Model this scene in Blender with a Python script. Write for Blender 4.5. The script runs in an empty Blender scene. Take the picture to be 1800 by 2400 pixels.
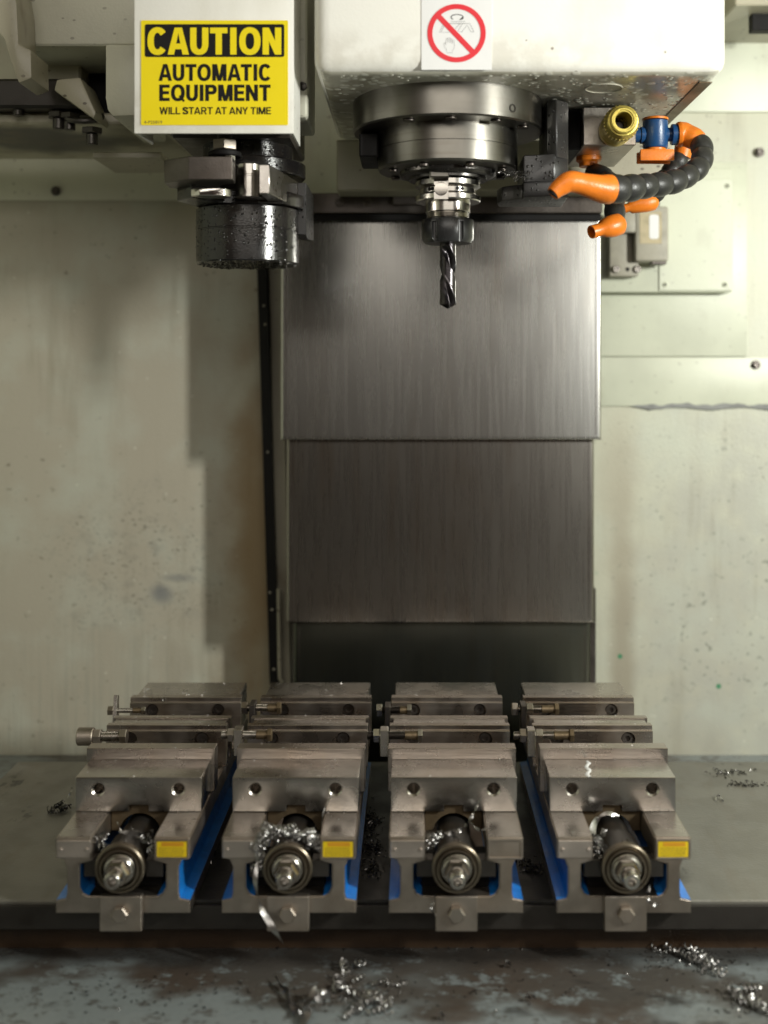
import bpy, bmesh, math, random
from mathutils import Vector, Matrix
random.seed(7)
SC = bpy.context.scene
COL = SC.collection
F = 2713.0                     # focal length in photograph pixels (1800 wide)
EYE = 1500.0                   # camera height in mm; all builders below use mm measured from the lens
def W(p): return Vector((p[0]*.001, p[1]*.001, (p[2]+EYE)*.001))

# ------------------------------------------------------------------ camera, world, lamps, exposure
cam = bpy.data.cameras.new('camera'); cam_o = bpy.data.objects.new('camera', cam); COL.objects.link(cam_o)
cam_o.location = W((0, 0, 0)); cam_o.rotation_euler = (math.radians(90), 0, 0)
cam.sensor_fit = 'HORIZONTAL'; cam.sensor_width = 27.0; cam.lens = F/1800*27.0
cam.shift_x = -69/1800; cam.shift_y = -335/1800
cam.clip_start = .02; cam.clip_end = 50
cam.dof.use_dof = True; cam.dof.focus_distance = 1.47; cam.dof.aperture_fstop = 2.2
SC.camera = cam_o
world = bpy.data.worlds.new('World'); SC.world = world; world.use_nodes = True
bg = world.node_tree.nodes['Background']; bg.inputs[1].default_value = .20
# the dim workshop behind the photographer: dark floor and bench below eye level, warmer and lighter above
_n = world.node_tree.nodes; _l = world.node_tree.links
_tc = _n.new('ShaderNodeTexCoord'); _sx = _n.new('ShaderNodeSeparateXYZ'); _cr = _n.new('ShaderNodeValToRGB')
_mr = _n.new('ShaderNodeMapRange'); _mr.inputs[1].default_value = -.6; _mr.inputs[2].default_value = .6
_l.new(_tc.outputs['Generated'], _sx.inputs[0]); _l.new(_sx.outputs[2], _mr.inputs[0]); _l.new(_mr.outputs[0], _cr.inputs[0])
_nz = _n.new('ShaderNodeTexNoise'); _nz.inputs['Scale'].default_value = 4.5; _nz.inputs['Detail'].default_value = 2; _l.new(_tc.outputs['Generated'], _nz.inputs['Vector'])
_m2 = _n.new('ShaderNodeMapRange'); _m2.inputs[1].default_value = .50; _m2.inputs[2].default_value = .66; _l.new(_nz.outputs['Fac'], _m2.inputs[0])
_mx = _n.new('ShaderNodeMix'); _mx.data_type = 'RGBA'; _mx.inputs[7].default_value = (.30, .13, .05, 1)
_l.new(_m2.outputs[0], _mx.inputs[0]); _l.new(_cr.outputs[0], _mx.inputs[6]); _l.new(_mx.outputs[2], bg.inputs[0])
_e = _cr.color_ramp.elements; _e[0].position = .12; _e[0].color = (.23, .18, .14, 1); _e[1].position = .62; _e[1].color = (.58, .51, .43, 1)
for _p, _c in ((.30, (.055, .042, .034, 1)), (.47, (.075, .055, .042, 1))):
    _x = _e.new(_p); _x.color = _c

def area(name, pos, target, sx, sy, power, color, spread=180):
    l = bpy.data.lights.new(name, 'AREA'); l.shape = 'RECTANGLE'; l.size = sx; l.size_y = sy
    l.energy = power; l.color = color; l.spread = math.radians(spread)
    o = bpy.data.objects.new(name, l); COL.objects.link(o); o.location = W(pos)
    o.rotation_euler = (W(target)-W(pos)).to_track_quat('-Z', 'Y').to_euler()
    return o
area('machine_lamp', (1260, 480, 300), (0, 1800, -150), .08, .22, 27, (.99, 1.0, .93))
area('shop_ceiling_lamp', (100, -700, 900), (50, 1700, 0), 2.1, .75, 13, (1.0, .95, .86))
SC.view_settings.view_transform = 'Standard'; SC.view_settings.look = 'None'
SC.view_settings.exposure = .17; SC.view_settings.gamma = 1
SC.render.engine = 'CYCLES'
SC.cycles.use_denoising = True
SC.cycles.max_bounces = 8; SC.cycles.glossy_bounces = 5; SC.cycles.caustics_reflective = False
SC.cycles.sample_clamp_indirect = 6

# ------------------------------------------------------------------ materials
class Mat:
    def __init__(s, name, base, rough=.5, metal=0.0, coat=0.0, spec=.5):
        s.m = bpy.data.materials.new(name); s.m.use_nodes = True
        s.nt = s.m.node_tree; s.N = s.nt.nodes; s.L = s.nt.links
        s.b = s.N['Principled BSDF']
        s.b.inputs['Metallic'].default_value = metal
        s.b.inputs['Coat Weight'].default_value = coat; s.b.inputs['Coat Roughness'].default_value = .08
        s.b.inputs['Specular IOR Level'].default_value = spec
        s.col = s.rgb(base); s.rough = s.val(rough); s.bmp = None
        tc = s.N.new('ShaderNodeTexCoord'); oi = s.N.new('ShaderNodeObjectInfo')
        s.raw = tc.outputs['Object']
        sc = s.N.new('ShaderNodeMath'); sc.operation = 'MULTIPLY'; s.L.new(oi.outputs['Random'], sc.inputs[0]); sc.inputs[1].default_value = 7.3
        ad = s.N.new('ShaderNodeVectorMath'); ad.operation = 'ADD'
        s.L.new(s.raw, ad.inputs[0]); s.L.new(sc.outputs[0], ad.inputs[1]); s.vec = ad.outputs[0]
    def rgb(s, c):
        n = s.N.new('ShaderNodeRGB'); n.outputs[0].default_value = (c[0], c[1], c[2], 1); return n.outputs[0]
    def val(s, v):
        n = s.N.new('ShaderNodeValue'); n.outputs[0].default_value = v; return n.outputs[0]
    def math(s, op, a, b=None):
        n = s.N.new('ShaderNodeMath'); n.operation = op
        for i, x in enumerate((a, b)):
            if x is None: continue
            if isinstance(x, (int, float)): n.inputs[i].default_value = x
            else: s.L.new(x, n.inputs[i])
        return n.outputs[0]
    def ramp(s, f, lo, hi, a=0.0, b=1.0):
        n = s.N.new('ShaderNodeMapRange'); n.interpolation_type = 'SMOOTHSTEP'
        s.L.new(f, n.inputs[0])
        for i, v in ((1, lo), (2, hi), (3, a), (4, b)): n.inputs[i].default_value = v
        return n.outputs[0]
    def stretch(s, v):
        n = s.N.new('ShaderNodeVectorMath'); n.operation = 'MULTIPLY'; s.L.new(s.vec, n.inputs[0]); n.inputs[1].default_value = v
        return n.outputs[0]
    def noise(s, scale, lo=.35, hi=.65, stretch=(1, 1, 1), detail=4, a=0., b=1., rough=.55):
        n = s.N.new('ShaderNodeTexNoise'); n.inputs['Scale'].default_value = scale; n.inputs['Detail'].default_value = detail
        n.inputs['Roughness'].default_value = rough
        s.L.new(s.stretch(stretch), n.inputs['Vector'])
        return s.ramp(n.outputs['Fac'], lo, hi, a, b)
    def spots(s, scale, size, stretch=(1, 1, 1), density=1.0, soft=.06):
        n = s.N.new('ShaderNodeTexVoronoi'); n.inputs['Scale'].default_value = scale
        s.L.new(s.stretch(stretch), n.inputs['Vector'])
        d = s.ramp(n.outputs['Distance'], size-soft, size, 1., 0.)
        if density < 1:
            sp = s.N.new('ShaderNodeSeparateColor'); s.L.new(n.outputs['Color'], sp.inputs[0])
            d = s.math('MULTIPLY', d, s.math('LESS_THAN', sp.outputs[0], density))
        return d
    def zone(s, c, r, lo=.5, hi=1.0, axes=(1, 0, 1)):
        a = s.N.new('ShaderNodeVectorMath'); a.operation = 'SUBTRACT'; s.L.new(s.raw, a.inputs[0]); a.inputs[1].default_value = c
        m = s.N.new('ShaderNodeVectorMath'); m.operation = 'MULTIPLY'; s.L.new(a.outputs[0], m.inputs[0])
        m.inputs[1].default_value = [ax/rr for ax, rr in zip(axes, r)]
        l = s.N.new('ShaderNodeVectorMath'); l.operation = 'LENGTH'; s.L.new(m.outputs[0], l.inputs[0])
        # ragged edge
        nz = s.N.new('ShaderNodeTexNoise'); nz.inputs['Scale'].default_value = 14; nz.inputs['Detail'].default_value = 5; s.L.new(s.vec, nz.inputs['Vector'])
        v = s.math('ADD', l.outputs['Value'], s.math('MULTIPLY', s.math('SUBTRACT', nz.outputs['Fac'], .5), .9))
        return s.ramp(v, lo, hi, 1., 0.)
    def mul(s, *f):
        r = f[0]
        for x in f[1:]: r = s.math('MULTIPLY', r, x)
        return r
    def tint(s, color, fac, amount=1.0):
        n = s.N.new('ShaderNodeMix'); n.data_type = 'RGBA'
        s.L.new(s.math('MULTIPLY', fac, amount), n.inputs[0]); s.L.new(s.col, n.inputs[6])
        s.L.new(s.rgb(color), n.inputs[7]); s.col = n.outputs[2]; return s
    def roughen(s, fac, value, amount=1.0):
        n = s.N.new('ShaderNodeMix'); n.data_type = 'FLOAT'
        s.L.new(s.math('MULTIPLY', fac, amount), n.inputs[0]); s.L.new(s.rough, n.inputs[2]); n.inputs[3].default_value = value
        s.rough = n.outputs[0]; return s
    def bump(s, height, dist=.0005, strength=1.0):
        n = s.N.new('ShaderNodeBump'); n.inputs['Strength'].default_value = strength; n.inputs['Distance'].default_value = dist
        s.L.new(height, n.inputs['Height'])
        if s.bmp is not None: s.L.new(s.bmp, n.inputs['Normal'])
        s.bmp = n.outputs[0]; return s
    def done(s):
        s.L.new(s.col, s.b.inputs['Base Color']); s.L.new(s.rough, s.b.inputs['Roughness'])
        if s.bmp is not None: s.L.new(s.bmp, s.b.inputs['Normal'])
        return s.m

def m_wall():
    m = Mat('cream_wall_paint', (.57, .575, .455), .42)
    m.tint((.46, .42, .33), m.noise(3.2, .40, .72, (1, 1, .45)), .5)
    m.tint((.42, .42, .37), m.mul(m.zone((.66, 0, -.45), (.34, 1, .48), .5, 1.2), m.noise(22, .1, .6)), .75)       # overspray on the lower right; its tint also paints in dimmer light
    m.tint((.42, .375, .30), m.zone((-.55, 0, -.1), (.42, 1, 1.1), .5, 1.2), .8)        # coolant film on the left half, painted darker for its weaker lamp light
    m.tint((.52, .55, .47), m.noise(9, .42, .7), .5)
    m.tint((.36, .33, .25), m.noise(70, .52, .80, (1, 1, .05), 5), .14)                 # runs
    m.tint((.17, .15, .11), m.mul(m.noise(85, .66, .73, (1, 1, 1.2), 3), m.noise(6, .40, .60)), .8)
    m.tint((.30, .27, .20), m.mul(m.noise(34, .50, .70, (1, 1, .10), 6), m.noise(4, .40, .62)), .45)
    m.tint((.68, .68, .58), m.spots(40, .10, (1, 1, 1), .3, .05), .7)
    zl = m.zone((-.46, 0, -.33), (.20, 1, .16), .3, 1.1)
    m.tint((.12, .12, .10), m.mul(m.noise(120, .56, .66, (1, 1, 1.5), 4, rough=.7), zl, m.noise(22, .36, .56)), .85)
    m.tint((.20, .20, .18), m.mul(zl, m.noise(45, .5, .75)), .35)
    m.tint((.17, .18, .19), m.zone((-.425, 0, -.378), (.026, 1, .024), .25, 1.15), .72)
    m.tint((.17, .18, .19), m.zone((-.40, 0, -.352), (.04, 1, .010), .25, 1.15), .5)
    m.tint((.25, .16, .06), m.zone((-.262, 0, -.28), (.066, 1, .50), .1, 1.2), .8)        # coolant rust beside the cover, widened to paint the shadow strip brown
    m.tint((.22, .15, .08), m.mul(m.zone((-.31, 0, -.60), (.07, 1, .16), .2, 1.1), m.noise(25, .35, .7)), .5)
    m.tint((.31, .27, .20), m.zone((.352, 0, -.50), (.026, 1, .36), .2, 1.25), .75)         # grimy smear right
    m.tint((.40, .36, .27), m.zone((.345, 0, -.20), (.04, 1, .22), .2, 1.25), .5)
    m.tint((.30, .27, .21), m.zone((.43, 0, -.70), (.16, 1, .10), .2, 1.2), .6)
    zr = m.zone((.52, 0, -.34), (.22, 1, .34), .4, 1.2)
    m.tint((.20, .21, .17), m.mul(m.noise(95, .62, .70, (1, 1, 1.1), 3), zr, m.noise(14, .38, .55)), .8)
    m.tint((.02, .22, .10), m.mul(m.spots(24, .13, (1, 1, 1), .22, .05), m.zone((.48, 0, -.55), (.25, 1, .28), .6, 1.2)), .9)
    m.tint((.34, .33, .27), m.mul(m.noise(210, .46, .70, (1, 1, .03), 2), m.zone((-.50, 0, -.62), (.34, 1, .20), .4, 1.2)), .5)
    m.bump(m.noise(260, .3, .7), .0004, .35)
    return m.done()
def m_cream(name, base=(.62, .61, .50), dirt=.5, rough=.38):
    m = Mat(name, base, rough)
    m.tint([c*.72 for c in base], m.noise(7, .42, .72), .5)
    m.tint((.10, .08, .06), m.mul(m.spots(75, .24, (1, 1, 1.6), .26, .06), m.noise(9, .36, .6)), dirt)
    m.tint((.22, .17, .11), m.noise(18, .56, .76, (1, 1, .6), 6), dirt*.8)
    m.bump(m.noise(320, .3, .7), .0003, .3)
    return m.done()
def m_head():
    m = Mat('white_machine_paint', (.86, .85, .79), .36)
    m.tint((.58, .55, .44), m.noise(8, .5, .78, (1, 1, .5)), .4)
    m.tint((.36, .31, .22), m.mul(m.zone((-.06, 0, .020), (.22, 1, .030), .2, 1.3), m.noise(32, .36, .62)), .30)
    m.tint((.20, .16, .12), m.mul(m.spots(70, .16, (1, 1, 1), .12, .05)), .8)
    m.bump(m.noise(300, .3, .7), .0002, .3)
    return m.done()
def m_underside():
    m = Mat('grimy_underside_paint', (.66, .64, .54), .20)
    m.tint((.33, .30, .22), m.noise(14, .4, .66), .7)
    m.tint((.16, .13, .09), m.noise(30, .56, .72), .5)
    sp = m.spots(58, .38, (1, 1, 1), .85, .16)
    m.tint((.80, .79, .70), sp, .85)
    m.bump(sp, .0006, .6)
    return m.done()
def m_steel(name, base=(.42, .39, .36), rough=.34, stretch=(1, 1, 1), scale=60, dark=.4, metal=1.0, bump=.25):
    m = Mat(name, base, rough, metal)
    m.tint([c*.62 for c in base], m.noise(scale, .35, .7, stretch, 5), dark)
    m.tint([c*.70*k for c, k in zip(base, (1.1, .95, .78))], m.noise(11, .46, .72), dark)
    m.roughen(m.noise(24, .35, .7), min(1, rough+.16), .8)
    m.roughen(m.noise(7, .50, .66), max(.08, rough-.12), .6)
    m.bump(m.noise(420, .3, .7, stretch), .0003, bump)
    return m.done()
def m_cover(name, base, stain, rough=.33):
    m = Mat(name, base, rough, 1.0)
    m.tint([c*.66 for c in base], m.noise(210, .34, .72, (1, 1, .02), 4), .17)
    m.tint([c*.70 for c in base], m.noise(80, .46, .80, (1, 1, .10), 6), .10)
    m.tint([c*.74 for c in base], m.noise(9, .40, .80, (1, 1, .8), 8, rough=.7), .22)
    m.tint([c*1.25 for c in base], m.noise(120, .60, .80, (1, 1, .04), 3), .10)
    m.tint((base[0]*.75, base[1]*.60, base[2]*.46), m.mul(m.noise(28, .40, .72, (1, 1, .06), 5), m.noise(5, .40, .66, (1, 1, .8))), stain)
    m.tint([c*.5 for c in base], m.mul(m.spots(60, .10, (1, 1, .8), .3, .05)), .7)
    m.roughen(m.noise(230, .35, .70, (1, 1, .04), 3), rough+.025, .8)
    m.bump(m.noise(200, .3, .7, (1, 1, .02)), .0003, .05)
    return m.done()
def m_table():
    m = Mat('worn_table_iron', (.22, .21, .18), .30, .5)
    m.tint((.16, .155, .135), m.noise(9, .38, .74), .5)
    m.tint((.16, .12, .08), m.noise(40, .52, .76, (1, .3, 1)), .25)
    m.tint((.012, .012, .012), m.mul(m.noise(60, .54, .62, (1, .6, 1), 6), m.noise(6, .52, .66)), .7)
    m.tint((.014, .014, .014), m.zone((-.04, -.05, 0), (.345, .30, 1), .75, 1.05, (1, 1, 0)), .93)   # oil between the vises, with the shade of the gaps painted in
    m.roughen(m.noise(20, .4, .66), .46, .9)
    m.bump(m.noise(260, .3, .7), .0003, .3)
    return m.done()
def m_floor():
    m = Mat('blue_grey_floor_paint', (.20, .225, .228), .24)
    a = m.math('MULTIPLY', m.noise(3.6, .45, .55, (1, 1.5, 1), 4), m.noise(24, .38, .48, (1, 1.3, 1), 9, rough=.72))
    e = m.math('MAXIMUM', m.math('MULTIPLY', a, .92), m.math('MULTIPLY', m.noise(60, .52, .62, (1, 1.3, 1), 8, rough=.7), .7))
    m.tint((.062, .050, .040), e, .95)
    m.tint((.070, .052, .040), m.mul(a, m.noise(5, .42, .62)), .75)
    m.tint((.035, .033, .030), m.noise(11, .60, .70, (1, 1.4, 1), 8), .8)
    m.tint((.020, .018, .016), m.zone((0, 1.30, 0), (9, .050, 1), .3, 1.1, (1, 1, 0)), .9)  # shade below the table front, painted on the floor as a dark strip
    m.roughen(a, .14, .8)
    m.bump(a, .0010, .3); m.bump(m.noise(120, .3, .7), .0005, .4)
    return m.done()
def m_black(name='oily_black', base=(.010, .009, .009), rough=.13, drops=True, metal=0.0):
    m = Mat(name, base, rough, metal, spec=.6)
    m.tint((.022, .017, .013), m.noise(22, .45, .7), .6)
    m.roughen(m.noise(35, .4, .7), rough+.12, .8)
    if drops:
        d = m.spots(190, .36, (1, 1, 1), .34, .30); m.bump(d, .0022, 1); m.roughen(d, .05, 1)
        m.tint((.06, .055, .05), d, .5)
    m.bump(m.noise(500, .3, .7), .0002, .3)
    return m.done()
def m_plain(name, base, rough=.4, metal=0., var=.25, bump=.2, coat=0.):
    m = Mat(name, base, rough, metal, coat)
    m.tint([c*.55 for c in base], m.noise(40, .42, .72), var)
    m.roughen(m.noise(30, .4, .7), min(1, rough+.15), .7)
    m.bump(m.noise(350, .3, .7), .0003, bump)
    return m.done()

X = {}
X['wall'] = m_wall(); X['head'] = m_head(); X['under'] = m_underside()
X['cream'] = m_cream('aged_cream_paint'); X['panel'] = m_cream('pale_panel_paint', (.62, .64, .51), .25)
X['dirty'] = m_cream('dirty_cream_paint', (.41, .38, .29), .9, .32)
X['cover'] = m_cover('brushed_sheet_steel', (.46, .45, .425), .22, .26); X['cover2'] = m_cover('stained_dim_reflection_steel', (.30, .28, .255), .6, .27); X['cover3'] = m_cover('dark_reflection_steel', (.13, .135, .115), .4, .30); X['table'] = m_table(); X['floor'] = m_floor()  # second and third sheets: darker reflections put into the base colour
X['ground'] = m_steel('ground_steel', (.52, .49, .455), .23, (1, 1, 1), 90, .28, 1.0, .12)
X['jaw'] = m_steel('hardened_jaw_steel', (.48, .43, .39), .26, (.06, 1, 1), 120, .4)
X['cast'] = m_steel('machined_cast_iron', (.42, .37, .32), .38, (1, 1, 1), 50, .4)
X['bright'] = m_steel('polished_steel', (.66, .63, .59), .17, (1, 1, 1), 60, .25)
def m_clean(name, base, rough, var=.15, metal=1.0, streak=(.3, .3, 6)):
    m = Mat(name, base, rough, metal)
    m.tint([c*.7 for c in base], m.noise(14, .35, .75), var)
    m.tint([c*.6*k for c, k in zip(base, (1.05, .95, .8))], m.noise(30, .5, .8, streak, 5), var)
    m.tint([c*.35 for c in base], m.noise(9, .54, .78, (1, 1, 2), 6), var)
    m.roughen(m.noise(40, .4, .75), rough+.06, .7)
    return m.done()
X['nose'] = m_clean('turned_steel', (.20, .19, .168), .30, .55)
X['holder'] = m_clean('polished_holder_steel', (.50, .475, .44), .20, .25)
X['shaft'] = m_clean('worn_shaft_steel', (.48, .45, .41), .24, .3)
X['bronze'] = m_clean('bronze_grey_ring', (.22, .185, .14), .34, .4)
X['darksteel'] = m_steel('dark_steel', (.13, .115, .105), .36, (1, 1, 1), 60, .4)
X['chip'] = m_plain('bright_metal_chip', (.44, .43, .42), .30, 1.0, .7)
X['blackchip'] = m_plain('wet_dark_chip', (.10, .095, .09), .18, .9, .4)
X['black'] = m_black(); X['satin'] = m_black('satin_black_block', (.026, .025, .025), .32)
X['blackpl'] = m_plain('black_plastic', (.022, .022, .021), .36, 0, .5, .4)
X['nut'] = m_black('blackened_steel', (.024, .024, .025), .26, False, .2)
X['drill'] = m_plain('coated_drill_steel', (.085, .078, .082), .24, 1.0, .3, .1)
X['tube'] = m_black('oiled_dark_tube', (.05, .045, .04), .28, False, .6)
X['orange'] = m_plain('orange_plastic', (.78, .20, .014), .34, 0, .45, .35)
X['bluepl'] = m_plain('blue_plastic', (.012, .060, .17), .28, 0, .3, .3)
X['blue'] = m_plain('blue_vise_paint', (.012, .20, .62), .28, 0, .6, .4)
X['brass'] = m_plain('worn_brass', (.62, .50, .12), .40, .75, .4, .5)
X['rust'] = m_plain('rusty_bolt', (.17, .125, .075), .45, .8, .5, .4)
X['yellow'] = m_plain('yellow_sign_vinyl', (.88, .70, .006), .50, 0, .04, .05)
X['blue'].node_tree.nodes['Principled BSDF'].inputs['Coat Weight'].default_value = .2
X['yellow'].node_tree.nodes['Principled BSDF'].inputs['Specular IOR Level'].default_value = .25
X['ink'] = m_plain('black_sign_ink', (.010, .009, .009), .60, 0, .1, .05)
X['ink'].node_tree.nodes['Principled BSDF'].inputs['Specular IOR Level'].default_value = .2
X['paper'] = m_plain('white_sticker', (.80, .80, .80), .40, 0, .05, .05)
X['red'] = m_plain('red_sign_ink', (.74, .016, .030), .42, 0, .05, .05)
X['greyink'] = m_plain('grey_sign_ink', (.28, .28, .29), .5, 0, .05, .05)
X['plate'] = m_plain('stamped_aluminium', (.55, .49, .44), .42, 1.0, .25, .3)
X['tag'] = m_plain('yellow_vise_label', (.66, .47, .006), .50, 0, .3, .2)
X['tagred'] = m_plain('orange_label_band', (.55, .26, .012), .45, 0, .3, .2)
X['switch'] = m_plain('grey_switch_casting', (.37, .345, .275), .45, 0, .4, .4)
X['rustlabel'] = m_plain('rust_stained_label', (.50, .42, .26), .5, 0, .6, .3)
X['sealant'] = m_plain('grey_sealant', (.27, .275, .265), .6, 0, .8, .8)

# ------------------------------------------------------------------ mesh helpers (mm)
class MB:
    def __init__(s): s.bm = bmesh.new(); s.mats = []; s.cur = 0
    def mat(s, m):
        if m not in s.mats: s.mats.append(m)
        s.cur = s.mats.index(m); return s
    def _tag(s, n0):
        s.bm.faces.ensure_lookup_table()
        for f in s.bm.faces[n0:]: f.material_index = s.cur
    def face(s, pts):
        f = s.bm.faces.new([s.bm.verts.new(p) for p in pts]); f.material_index = s.cur; return f
    def box(s, x0, x1, y0, y1, z0, z1, bev=0, seg=1):
        return s.prism([(x0, y0), (x1, y0), (x1, y1), (x0, y1)], 'z', z0, z1, bev, seg)
    def prism(s, poly, axis, a, b, bev=0, seg=1):
        n0 = len(s.bm.faces)
        def mk(p, t): return {'z': (p[0], p[1], t), 'y': (p[0], t, p[1]), 'x': (t, p[0], p[1])}[axis]
        A = [s.bm.verts.new(mk(p, a)) for p in poly]; B = [s.bm.verts.new(mk(p, b)) for p in poly]
        k = len(poly); fs = [s.bm.faces.new(A), s.bm.faces.new(B[::-1])]
        for i in range(k): fs.append(s.bm.faces.new((A[i], B[i], B[(i+1) % k], A[(i+1) % k])))
        bmesh.ops.recalc_face_normals(s.bm, faces=fs)
        if bev:
            es = list({e for f in fs for e in f.edges})
            bmesh.ops.bevel(s.bm, geom=es, offset=bev, segments=seg, affect='EDGES', profile=.6, clamp_overlap=True)
        s._tag(n0); return s
    def lathe(s, p0, d, prof, n=32, phase=0, cap=True):
        """prof = [(radius, distance along d)]"""
        n0 = len(s.bm.faces); d = Vector(d).normalized(); p0 = Vector(p0)
        u = d.orthogonal().normalized() if abs(d.z) < .9 else Vector((1, 0, 0)); v = d.cross(u).normalized(); u = v.cross(d)
        rings = []
        for r, t in prof:
            rings.append([s.bm.verts.new(p0+d*t+(u*math.cos(phase+2*math.pi*i/n)+v*math.sin(phase+2*math.pi*i/n))*max(r, .01)) for i in range(n)])
        fs = []
        for A, B in zip(rings, rings[1:]):
            for i in range(n): fs.append(s.bm.faces.new((A[i], A[(i+1) % n], B[(i+1) % n], B[i])))
        if cap: fs.append(s.bm.faces.new(rings[0][::-1])); fs.append(s.bm.faces.new(rings[-1]))
        bmesh.ops.recalc_face_normals(s.bm, faces=fs)
        s._tag(n0); return s
    def cyl(s, p0, p1, r, n=24, ch=0, r1=None):
        d = Vector(p1)-Vector(p0); L = d.length; r1 = r if r1 is None else r1
        pr = [(r, 0), (r1, L)] if not ch else [(r-ch, 0), (r, ch), (r1, L-ch), (r1-ch, L)]
        return s.lathe(p0, d, pr, n)
    def hexa(s, p0, p1, r, ph=0, ch=.6):
        d = Vector(p1)-Vector(p0); L = d.length
        return s.lathe(p0, d, [(r-ch, 0), (r, ch), (r, L-ch), (r-ch, L)], 6, ph)
    def thread(s, p0, p1, r, pitch=1.6):
        d = Vector(p1)-Vector(p0); L = d.length; k = max(2, int(L/pitch)); pr = []
        for i in range(k): pr += [(r*.84, L*i/k), (r, L*(i+.5)/k)]
        return s.lathe(p0, d, pr+[(r*.84, L)], 16)
    def tube(s, pts, radii, n=10, squash=None):
        n0 = len(s.bm.faces); pts = [Vector(p) for p in pts]
        if isinstance(radii, (int, float)): radii = [radii]*len(pts)
        rings = []; u = None
        for i, p in enumerate(pts):
            t = (pts[min(i+1, len(pts)-1)]-pts[max(i-1, 0)]).normalized()
            if u is None: u = t.orthogonal().normalized()
            u = (u-t*u.dot(t)).normalized(); v = t.cross(u)
            rings.append([s.bm.verts.new(p+(u*math.cos(2*math.pi*k/n)+v*math.sin(2*math.pi*k/n)*(squash or 1))*radii[i]) for k in range(n)])
        fs = []
        for A, B in zip(rings, rings[1:]):
            for i in range(n): fs.append(s.bm.faces.new((A[i], A[(i+1) % n], B[(i+1) % n], B[i])))
        fs.append(s.bm.faces.new(rings[0][::-1])); fs.append(s.bm.faces.new(rings[-1]))
        bmesh.ops.recalc_face_normals(s.bm, faces=fs)
        s._tag(n0); return s
    def grid(s, P):
        n0 = len(s.bm.faces); V = [[s.bm.verts.new(p) for p in row] for row in P]
        for i in range(len(V)-1):
            for j in range(len(V[0])-1): s.bm.faces.new((V[i][j], V[i+1][j], V[i+1][j+1], V[i][j+1]))
        s._tag(n0); return s
    def build(s, name, parent=None, base=None, angle=35, mat=None):
        if base is None: base = ROOTBASE.get(parent.name, (0, 0, 0)) if parent else (0, 0, 0)
        if mat is not None and not s.mats: s.mats = [mat]
        me = bpy.data.meshes.new(name)
        bmesh.ops.translate(s.bm, verts=s.bm.verts, vec=-Vector(base)); bmesh.ops.scale(s.bm, verts=s.bm.verts, vec=(.001,)*3)
        s.bm.to_mesh(me); s.bm.free()
        for m in s.mats: me.materials.append(m)
        me.shade_smooth(); me.set_sharp_from_angle(angle=math.radians(angle))
        o = bpy.data.objects.new(name, me); COL.objects.link(o)
        if parent: o.parent = parent
        else: o.location = W(base)
        ROOTBASE[o.name] = base
        return o
ROOTBASE = {}
def tag(o, label, cat, group=None, kind=None):
    o['label'] = label
    if cat: o['category'] = cat
    if group: o['group'] = group
    if kind: o['kind'] = kind
    return o
def thing(name, base, label, cat, group=None):
    o = bpy.data.objects.new(name, None); COL.objects.link(o); o.location = W(base); o.empty_display_size = .02
    ROOTBASE[o.name] = base
    return tag(o, label, cat, group)
def struct(mb, name, mat, label=None):
    o = mb.build(name, mat=mat); o['kind'] = 'structure'
    o['label'] = label; return o
def carve(o, cutters):
    """cut the MB shapes out of o for good (no modifier and no cutter object stays)"""
    tmp = []
    for c in cutters:
        t = c.build('cutter', base=ROOTBASE.get(o.name, (0, 0, 0)) if False else (0, 0, 0)); t.location = (0, 0, 0)
        b = Vector(ROOTBASE.get(o.name, (0, 0, 0)))*.001
        t.data.transform(Matrix.Translation(-b)); tmp.append(t)
    mw = o.matrix_world.copy(); par = o.parent; loc = o.location.copy(); o.parent = None; o.location = (0, 0, 0)
    for t in tmp:
        md = o.modifiers.new('cut', 'BOOLEAN'); md.object = t; md.operation = 'DIFFERENCE'; md.solver = 'EXACT'
    bpy.context.view_layer.update()
    ev = o.evaluated_get(bpy.context.evaluated_depsgraph_get())
    me = bpy.data.meshes.new_from_object(ev); old = o.data
    o.modifiers.clear(); o.data = me; o.parent = par; o.location = loc
    me.shade_smooth(); me.set_sharp_from_angle(angle=math.radians(35))
    for t in tmp: d = t.data; bpy.data.objects.remove(t); bpy.data.meshes.remove(d)
    bpy.data.meshes.remove(old)
def copy_tree(o, parent=None):
    c = o.copy(); COL.objects.link(c); ROOTBASE[c.name] = ROOTBASE.get(o.name, (0, 0, 0))
    if parent: c.parent = parent
    for ch in [x for x in COL.objects if x.parent == o]: copy_tree(ch, c)
    return c
def at(px, py, d): return Vector(((px-969)/F*d, d, (865-py)/F*d))
def on_level(px, py, z):                      # a photograph point lying on the level z
    d = z*F/(865-py); return at(px, py, d)
def text(mb, s, x0, x1, z0, z1, y, off=.0, depth=.15):
    cu = bpy.data.curves.new('t', 'FONT'); cu.body = s; cu.size = 1; cu.offset = off; cu.resolution_u = 6
    o = bpy.data.objects.new('t', cu); COL.objects.link(o); bpy.context.view_layer.update()
    me = bpy.data.meshes.new_from_object(o.evaluated_get(bpy.context.evaluated_depsgraph_get()))
    xs = [v.co.x for v in me.vertices]; ys = [v.co.y for v in me.vertices]
    ax, bx, ay, by = min(xs), max(xs), min(ys), max(ys)
    n0 = len(mb.bm.faces)
    V = [mb.bm.verts.new((x0+(v.co.x-ax)/(bx-ax)*(x1-x0), y, z0+(v.co.y-ay)/(by-ay)*(z1-z0))) for v in me.vertices]
    for p in me.polygons:
        try: mb.bm.faces.new([V[i] for i in p.vertices])
        except ValueError: pass
    mb._tag(n0); bpy.data.objects.remove(o); bpy.data.curves.remove(cu); bpy.data.meshes.remove(me)
    return mb
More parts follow.
